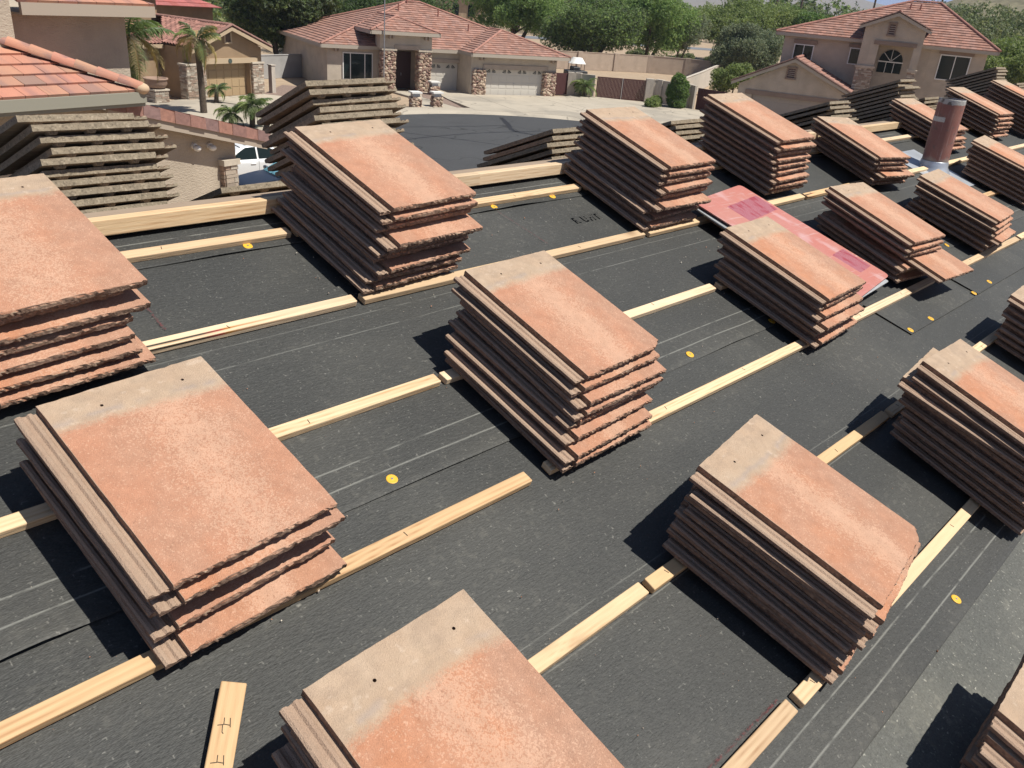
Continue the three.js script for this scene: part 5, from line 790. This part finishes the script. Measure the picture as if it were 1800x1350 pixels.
function foliage(blobs, n, size, colors, m, shell = 0.55) {   // blobs: [x, y, z, rx, ry, rz]
  const im = new THREE.InstancedMesh(leafGeo, m, n), M4 = new THREE.Matrix4(), q = new THREE.Quaternion(), e = new THREE.Euler(), col = new THREE.Color(), vol = blobs.map((b) => b[3] * b[4] + b[4] * b[5] + b[3] * b[5]), tot = vol.reduce((a, b) => a + b, 0);
  for (let i = 0; i < n; i++) {
    let r = rnd() * tot, k = 0; while (r > vol[k] && k < vol.length - 1) r -= vol[k++];
    const b = blobs[k], v = new THREE.Vector3(rr(-1, 1), rr(-1, 1), rr(-1, 1)).normalize().multiplyScalar(shell + (1.06 - shell) * Math.pow(rnd(), 0.7));
    v.multiplyScalar(0.82 + 0.36 * vnoise(v.x * 2.6 + k * 7, v.y * 2.6 + v.z * 2.1 + 5, 801));
    e.set(rnd() * 6.3, rnd() * 6.3, rnd() * 6.3); q.setFromEuler(e); const s = size * rr(0.6, 1.35);
    M4.compose(new THREE.Vector3(b[0] + v.x * b[3], b[1] + v.y * b[4], b[2] + v.z * b[5]), q, new THREE.Vector3(s, s, s)); im.setMatrixAt(i, M4);
    const c = colors[Math.floor(rnd() * colors.length)], f = rr(0.75, 1.25); im.setColorAt(i, col.setRGB(c[0] * f, c[1] * f, c[2] * f));
  }
  return shade(im);
}
function limb(pts, r0, r1) { const c = new THREE.CatmullRomCurve3(pts.map((p) => new THREE.Vector3(...p))), n = 10, seg = 7, S = []; for (let i = 0; i <= n; i++) { const p = c.getPoint(i / n), t = c.getTangent(i / n), r = (r0 + (r1 - r0) * i / n) * (0.9 + 0.2 * hash(i, Math.round(p.x * 7), 3)), a = new THREE.Vector3(0, 0, 1).cross(t).normalize(); if (a.lengthSq() < 0.1) a.set(1, 0, 0); const b = t.clone().cross(a).normalize(), ring = []; for (let k = 0; k < seg; k++) { const w = k / seg * Math.PI * 2; ring.push(p.clone().addScaledVector(a, Math.cos(w) * r).addScaledVector(b, Math.sin(w) * r).toArray()); } S.push(ring); } return loft(S); }
const foliageMat = leafMat([1, 1, 1]);
function tree(name, label, x, z, o) {
  const g = new THREE.Group(); g.position.set(x, GY - 0.02, z); top(g, name, label, o.cat || 'tree', o.group);
  const blobs = o.blobs || (() => { const B = []; const n = o.n || 14; for (let i = 0; i < n; i++) { const a = i * 2.4 + rnd(), rad = Math.sqrt((i + 0.3) / n), s = rr(0.28, 0.46); B.push([Math.cos(a) * o.rx * rad * 0.78, o.y + rr(-0.6, 0.65) * o.ry * (1.15 - rad * 0.7), Math.sin(a) * o.rx * rad * 0.78, o.rx * s, o.ry * s * 1.15, o.rx * s]); } return B; })();
  const L = []; const nt = o.stems || 1;
  for (let k = 0; k < nt; k++) { const a = k * 2.1 + 0.4, bx0 = nt > 1 ? Math.cos(a) * 0.35 : 0, bz0 = nt > 1 ? Math.sin(a) * 0.35 : 0; const sp = nt > 1 ? 0.45 : 0.12; L.push(limb([[bx0, 0, bz0], [bx0 + Math.cos(a) * o.rx * sp * 0.4, o.y * 0.4, bz0 + Math.sin(a) * o.rx * sp * 0.4], [bx0 + Math.cos(a) * o.rx * sp, o.y * 0.95, bz0 + Math.sin(a) * o.rx * sp]], o.tr, o.tr * 0.5)); }
  for (let k = 0; k < Math.min(9, blobs.length); k++) { const b = blobs[k]; L.push(limb([[0, o.y * 0.42, 0], [b[0] * 0.45, o.y * 0.42 + (b[1] - o.y * 0.42) * 0.45 + 0.2, b[2] * 0.45], [b[0], b[1], b[2]]], o.tr * 0.45, o.tr * 0.12)); }
  mesh('trunk', merge(L), M.trunk, g);
  const f = foliage(blobs, o.count, o.leaf, o.colors, foliageMat, o.shell ?? 0.45); f.name = 'crown'; f.userData.kind = 'stuff'; g.add(f);
  return g;
}
const GREEN = { dark: [[0.06, 0.11, 0.018], [0.085, 0.14, 0.022], [0.045, 0.08, 0.016], [0.14, 0.19, 0.035]], mesq: [[0.2, 0.32, 0.065], [0.15, 0.26, 0.05], [0.27, 0.38, 0.09]], lime: [[0.2, 0.27, 0.055], [0.16, 0.23, 0.045], [0.24, 0.3, 0.07]], grey: [[0.17, 0.21, 0.1], [0.13, 0.18, 0.085], [0.21, 0.24, 0.12]], shrub: [[0.08, 0.17, 0.018], [0.11, 0.21, 0.025], [0.16, 0.25, 0.035]], olive: [[0.17, 0.21, 0.07], [0.22, 0.24, 0.09], [0.13, 0.18, 0.055]] };
tree('ficus_tree', 'dense dark green multi-stem tree beside the stone column house', 40.7, -66.2, { rx: 4.4, ry: 4.0, y: 5.4, n: 22, tr: 0.16, stems: 6, count: 25500, leaf: 0.26, colors: GREEN.dark, shell: 0.55, group: 'trees' });
tree('mesquite_tree', 'airy green mesquite above the right end of the stone house roof', 86.5, -83, { rx: 6.4, ry: 4.2, y: 5.6, n: 20, tr: 0.34, stems: 2, count: 30600, shell: 0.3, leaf: 0.23, colors: GREEN.mesq, group: 'trees' });
tree('mesquite_tree', 'wide dark green tree behind the long beige wall', 86.6, -69.5, { rx: 6.6, ry: 4.4, y: 4.6, n: 24, tr: 0.3, stems: 3, count: 38250, shell: 0.3, leaf: 0.23, colors: [...GREEN.mesq, ...GREEN.dark], group: 'trees' });
tree('mesquite_tree', 'green tree touching the wide dark tree on its right', 95.5, -67.5, { rx: 5.6, ry: 4.6, y: 5.2, n: 20, tr: 0.28, stems: 2, count: 28050, shell: 0.3, leaf: 0.23, colors: GREEN.mesq, group: 'trees' });
tree('palo_verde_tree', 'thin grey-green tree with a forked dark trunk above the wall', 100.1, -65.8, { rx: 3.6, ry: 2.8, y: 4.4, n: 12, tr: 0.16, stems: 2, count: 6120, leaf: 0.23, colors: GREEN.grey, shell: 0.2, group: 'trees' });
tree('mesquite_tree', 'tall bright green tree left of the two-storey house', 121.5, -69.5, { rx: 9.0, ry: 5.0, y: 6.0, n: 26, tr: 0.4, stems: 3, count: 35700, shell: 0.3, leaf: 0.29, colors: GREEN.lime, group: 'trees' });
tree('acacia_tree', 'grey-green feathery tree against the two-storey house wall', 91.4, -50.6, { rx: 4.2, ry: 3.2, y: 3.5, n: 18, tr: 0.22, stems: 3, count: 28050, shell: 0.3, leaf: 0.20, colors: GREEN.grey, group: 'trees' });
tree('mesquite_tree', 'tall green trees rising behind the stone house ridge', 57, -76, { rx: 8.5, ry: 3.6, y: 4.6, n: 24, tr: 0.3, stems: 3, count: 35700, shell: 0.3, leaf: 0.23, colors: [[0.06, 0.13, 0.015], [0.045, 0.1, 0.014], [0.085, 0.16, 0.02]], group: 'trees' });
tree('leafy_tree', 'dark rounded tree rising beyond the two-storey house ridge', 126, -61, { rx: 5.2, ry: 3.0, y: 6.3, n: 16, tr: 0.3, count: 13600, leaf: 0.32, colors: GREEN.shrub, group: 'trees' });
tree('leafy_tree', 'olive tree above the right end of the two-storey house', 150, -38, { rx: 15, ry: 6.5, y: 6.4, n: 30, tr: 0.4, stems: 3, count: 23800, leaf: 0.45, colors: GREEN.olive, group: 'trees' });
tree('leafy_tree', 'light green tree peeking over the two-storey house roof', 158, -55, { rx: 6, ry: 4, y: 8.2, n: 16, tr: 0.3, count: 8500, leaf: 0.36, colors: GREEN.grey, shell: 0.25, group: 'trees' });
tree('round_shrub', 'big round bright green shrub beside the low garage gable', 73.6, -41.6, { rx: 2.15, ry: 1.75, y: 1.8, n: 14, tr: 0.08, count: 6000, leaf: 0.17, colors: GREEN.lime, shell: 0.6, cat: 'shrub', group: 'shrubs' });
tree('columnar_shrub', 'clipped columnar green shrub between two maroon gates', 59.2, -38.15, { rx: 0.9, ry: 1.4, y: 1.3, tr: 0.06, blobs: [[0, 0.75, 0, 0.78, 0.85, 0.78], [0, 1.45, 0, 0.85, 0.7, 0.85], [-0.1, 2.1, 0, 0.55, 0.62, 0.6], [0.3, 1.9, 0.2, 0.5, 0.35, 0.5]], count: 5200, leaf: 0.13, colors: GREEN.shrub, shell: 0.75, cat: 'shrub', group: 'shrubs' });
tree('low_hedge', 'low clipped hedge at the foot of the columnar shrub', 57.6, -39.2, { rx: 1, ry: 0.4, y: 0.5, tr: 0.04, blobs: [[-0.6, 0.4, 0.2, 0.55, 0.42, 0.5], [0.1, 0.42, 0, 0.6, 0.45, 0.5], [0.7, 0.45, -0.3, 0.55, 0.45, 0.5]], count: 2600, leaf: 0.12, colors: GREEN.lime, shell: 0.75, cat: 'hedge', group: 'shrubs' });
tree('leafy_tree', 'bright green tree beyond the right corner of the two-storey house', 96, -24, { rx: 5, ry: 3.0, y: 4.4, n: 18, tr: 0.25, count: 15300, leaf: 0.26, colors: GREEN.lime, group: 'trees' });
[[103, -74, 'low desert shrub below the forked tree'], [108, -70, 'middle desert shrub on the sandy verge'], [112, -67, 'desert shrub nearest the grey-green tree'], [99, -80, 'desert shrub by the far road']].forEach(([x, z, l]) => tree('desert_shrub', l, x, z, { rx: 1.8, ry: 0.9, y: 0.8, n: 7, tr: 0.06, count: 1400, leaf: 0.28, colors: GREEN.olive, cat: 'shrub', group: 'desert shrubs' }));
{ // far wood that reads as one mass, the far road, hill and mountains
  const B = []; for (let i = 0; i < 90; i++) { const a = rr(0.12, 1.5), d = rr(175, 330), s = rr(5, 10); B.push([Math.sin(a) * d, GY + s * 0.5, -Math.cos(a) * d, s * rr(0.9, 1.5), s * rr(0.5, 0.8), s]); }
  for (let i = 0; i < 26; i++) { const a = rr(0.2, 0.72), d = rr(105, 160), s = rr(4, 7); B.push([Math.sin(a) * d, GY + s * 0.45, -Math.cos(a) * d, s, s * 0.62, s]); }
  const f = foliage(B, 60000, 0.85, [...GREEN.mesq, ...GREEN.olive, ...GREEN.dark], foliageMat, 0.6); top(f, 'far_wood', 'distant belt of green desert trees', 'trees', undefined, 'stuff');
  const road = mat([0.16, 0.17, 0.19]); structure('far_road', flat([[96, -118], [150, -92], [210, -60], [213, -66], [152, -100], [98, -127]], GY + 0.01), road);
  const terr = (name, x, z, rx, rz, h, m, sd) => { const g = new THREE.PlaneGeometry(2, 2, 90, 60); g.rotateX(-Math.PI / 2); const p = g.attributes.position; for (let i = 0; i < p.count; i++) { const u = p.getX(i), v = p.getZ(i), d = Math.min(1, Math.hypot(u, v)); p.setXYZ(i, x + u * rx, GY - 1 + h * Math.pow(1 - d, 1.1) * (0.6 + 0.8 * fbm(u * 4 + 9, v * 4, sd, 5)), z + v * rz); } g.computeVertexNormals(); boxUV(g); return structure(name, g, m); };
  terr('desert_hill', 430, -60, 190, 120, 46, mat(0xffffff, { map: rep(mottle([0.17, 0.15, 0.09], 0.5, 20, 711), 0.02, 0.02), roughness: 1 }), 721);
  terr('far_mountain', 2700, -1500, 900, 900, 95, mat([0.2, 0.165, 0.12]), 731); terr('far_mountain', 2100, -2300, 1000, 800, 105, mat([0.2, 0.165, 0.12]), 741);
  // far houses seen over the roofs
  const far = (label, x, z, azd, w, d, hgt, wc, rc, wins) => { const g = frame('distant_house', label, 'house', x, z, azd, 'distant houses'), wm = stucco(wc, 99); mesh('wall', bx(-w / 2, w / 2, 0, hgt, -d, 0), wm, g); const e = 0.6, A = [-w / 2 - e, hgt, e], B2 = [w / 2 + e, hgt, e], C2 = [w / 2 + e, hgt, -d - e], D2 = [-w / 2 - e, hgt, -d - e], k = Math.min(w, d) / 2 + e, R1 = [-w / 2 + k - e, hgt + k * 0.4, -d / 2], R2 = [w / 2 - k + e, hgt + k * 0.4, -d / 2]; for (const p of [[A, B2, R2, R1], [B2, C2, R2], [D2, A, R1], [C2, D2, R1, R2]]) mesh('roof_slope', roofTiles(p, 0.7, 0.7, rc), roofMat, g); for (const [a, b, c2, dd] of wins) { if (dd) { const arch = []; for (let i = 0; i <= 10; i++) { const t = Math.PI * i / 10; arch.push([a + b / 2 + b / 2 * Math.cos(t), dd + b / 2 * Math.sin(t)]); } arch.push([a, c2], [a + b, c2]); mesh('window', prism(arch, 0.02, 0.08), M.glass, g); } } return g; };
  far('distant tan house with two dark arched windows', 100, -112, 132, 13, 9, 6.4, [0.42, 0.32, 0.22], [0.3, 0.15, 0.12], [[-3.6, 1.1, 3.0, 4.4], [1.0, 1.1, 3.0, 4.4], [3.6, 1.1, 3.0, 4.4]]);
  far('distant house with red roof behind the tan garage house', 33, -76, 88, 14, 9, 4.0, [0.28, 0.2, 0.13], [0.36, 0.11, 0.1], []);
  const pole = (label, x, z, h) => { const g = frame('utility_pole', label, 'pole', x, z, 100, 'far poles'); mesh('shaft', new THREE.CylinderGeometry(0.14, 0.2, h, 8).translate(0, h / 2, 0), M.trunk, g); mesh('cross_arm', bx(-0.9, 0.9, h - 0.9, h - 0.75, -0.06, 0.06), M.trunk, g); };
  pole('left one of two dark poles above the dark rounded tree', 132.4, -70.1, 13); pole('right one of two dark poles above the dark rounded tree', 134.2, -66.8, 13); pole('dark pole behind the two-storey ridge, left end', 147.8, -60.9, 14); pole('dark pole behind the two-storey ridge, right end', 151.3, -51.7, 14);
}
// palms
function frondGeo(len, droop, wid, nl, sd) {
  const p = [], c = []; let prev; const at = (t) => new THREE.Vector3(0, len * (0.52 * t - droop * t * t), len * t * (1 - 0.28 * t * t * droop));
  for (let i = 0; i < 12; i++) { const a = at(i / 12), b = at((i + 1) / 12), w = 0.02 * (1 - i / 13) + 0.004; p.push(a.x - w, a.y, a.z, a.x + w, a.y, a.z, b.x + w, b.y, b.z, a.x - w, a.y, a.z, b.x + w, b.y, b.z, b.x - w, b.y, b.z); }
  for (let i = 0; i < nl; i++) for (const s of [-1, 1]) { const t = 0.12 + 0.88 * i / nl, a = at(t), b = at(Math.min(1, t + 0.012)), L = wid * Math.sin(Math.PI * Math.min(1, 0.18 + t * 0.82)) * (0.75 + 0.5 * hash(i, s + 2, sd)), tip = new THREE.Vector3(s * L * 0.85, a.y - L * (0.3 + 0.5 * hash(i, s + 5, sd)), a.z + L * 0.45); const m = a.clone().lerp(tip, 0.5); m.y += L * 0.14; const w = 0.011; p.push(a.x, a.y, a.z - w, a.x, a.y, a.z + w, m.x, m.y, m.z + w, a.x, a.y, a.z - w, m.x, m.y, m.z + w, m.x, m.y, m.z - w, m.x, m.y, m.z - w, m.x, m.y, m.z + w, tip.x, tip.y, tip.z); }
  return fromTris(p);
}
const palmGreen = [leafMat([0.15, 0.22, 0.045]), leafMat([0.19, 0.25, 0.055]), leafMat([0.12, 0.19, 0.05])], palmDry = [leafMat([0.42, 0.28, 0.1]), leafMat([0.34, 0.26, 0.085]), leafMat([0.28, 0.27, 0.07])];
const fronds = [frondGeo(1, 0.8, 0.3, 52, 1), frondGeo(1, 1.15, 0.27, 52, 2), frondGeo(1, 0.55, 0.27, 52, 3)];
function palm(name, label, x, z, o) {
  const g = new THREE.Group(); g.position.set(x, GY, z); top(g, name, label, 'palm', 'palms');
  const S = []; for (let i = 0; i <= 22; i++) { const t = i / 22, r = o.r * (1.15 - 0.25 * t) * (1 + 0.06 * (i % 2)) * (t > 0.82 ? 1.15 : 1), cx = o.lean * t * t, ring = []; for (let k = 0; k < 10; k++) { const a = k / 10 * Math.PI * 2; ring.push([cx + Math.cos(a) * r, o.h * t, Math.sin(a) * r]); } S.push(ring); }
  mesh('trunk', loft(S), M.trunk, g);
  for (let i = 0; i < o.n; i++) { const t = i / o.n, f = mesh('frond', fronds[o.dry && t > 0.55 ? 1 : i % 3], o.dry && hash(i, 4, o.sd) < (t > 0.45 ? 0.8 : 0.25) ? palmDry[i % 3] : palmGreen[i % 3], g); const s = o.len * (0.8 + 0.35 * hash(i, 1, o.sd)); f.scale.setScalar(s); f.position.set(o.lean, o.h - 0.03 * i / o.n, 0); f.rotation.set(-0.75 + 1.45 * t + 0.25 * (hash(i, 2, o.sd) - 0.5), i * 2.4 + hash(i, 3, o.sd), 0, 'YXZ'); }
  if (o.dry) for (let i = 0; i < 10; i++) { const b = mesh('dead_boot', new THREE.ConeGeometry(0.08, 0.5, 5).translate(0, -0.2, 0), M.trunk, g); b.position.set(o.lean + Math.cos(i * 2.4) * o.r, o.h - 0.1 - 0.12 * (i % 4), Math.sin(i * 2.4) * o.r); b.rotation.set(0.4 * Math.sin(i * 2.4), 0, -0.4 * Math.cos(i * 2.4)); }
  return g;
}
palm('queen_palm', 'tall queen palm with yellowing fronds before the tan garage', 22.7, -44.9, { h: 3.9, r: 0.16, lean: -0.1, n: 20, len: 1.75, dry: true, sd: 11 });
palm('queen_palm', 'queen palm half hidden by the stucco wall at the left', 17.0, -40.2, { h: 4.3, r: 0.16, lean: 0, n: 20, len: 2.2, dry: true, sd: 12 });
palm('pygmy_palm', 'bushy green pygmy palm beyond the sloping tiled wall', 22.8, -39.9, { h: 1.15, r: 0.13, lean: 0.05, n: 26, len: 1.25, sd: 13 });
palm('pygmy_palm', 'smaller pygmy palm left of the bushy one', 22.0, -40.6, { h: 0.75, r: 0.12, lean: 0, n: 22, len: 1.0, sd: 14 });
palm('pygmy_palm', 'little palm at the foot of the tan garage door', 25.2, -48.2, { h: 0.9, r: 0.12, lean: 0.1, n: 18, len: 0.95, sd: 15 });
palm('pygmy_palm', 'leaning palm at the kerb right of the bushy one', 21.2, -36.1, { h: 1.5, r: 0.13, lean: 0.6, n: 16, len: 0.9, sd: 16 });
palm('pygmy_palm', 'small palm between the two maroon gates', 56.0, -45.15, { h: 0.95, r: 0.14, lean: 0, n: 22, len: 1.35, sd: 17 });
palm('date_palm', 'far dark date palm above the green trees', 165, -112, { h: 8.2, r: 0.4, lean: 0, n: 26, len: 3.6, sd: 18 });

scene.fog = new THREE.FogExp2(new THREE.Color().setRGB(0.62, 0.74, 0.95), 0.00018);
renderer.render(scene, camera);
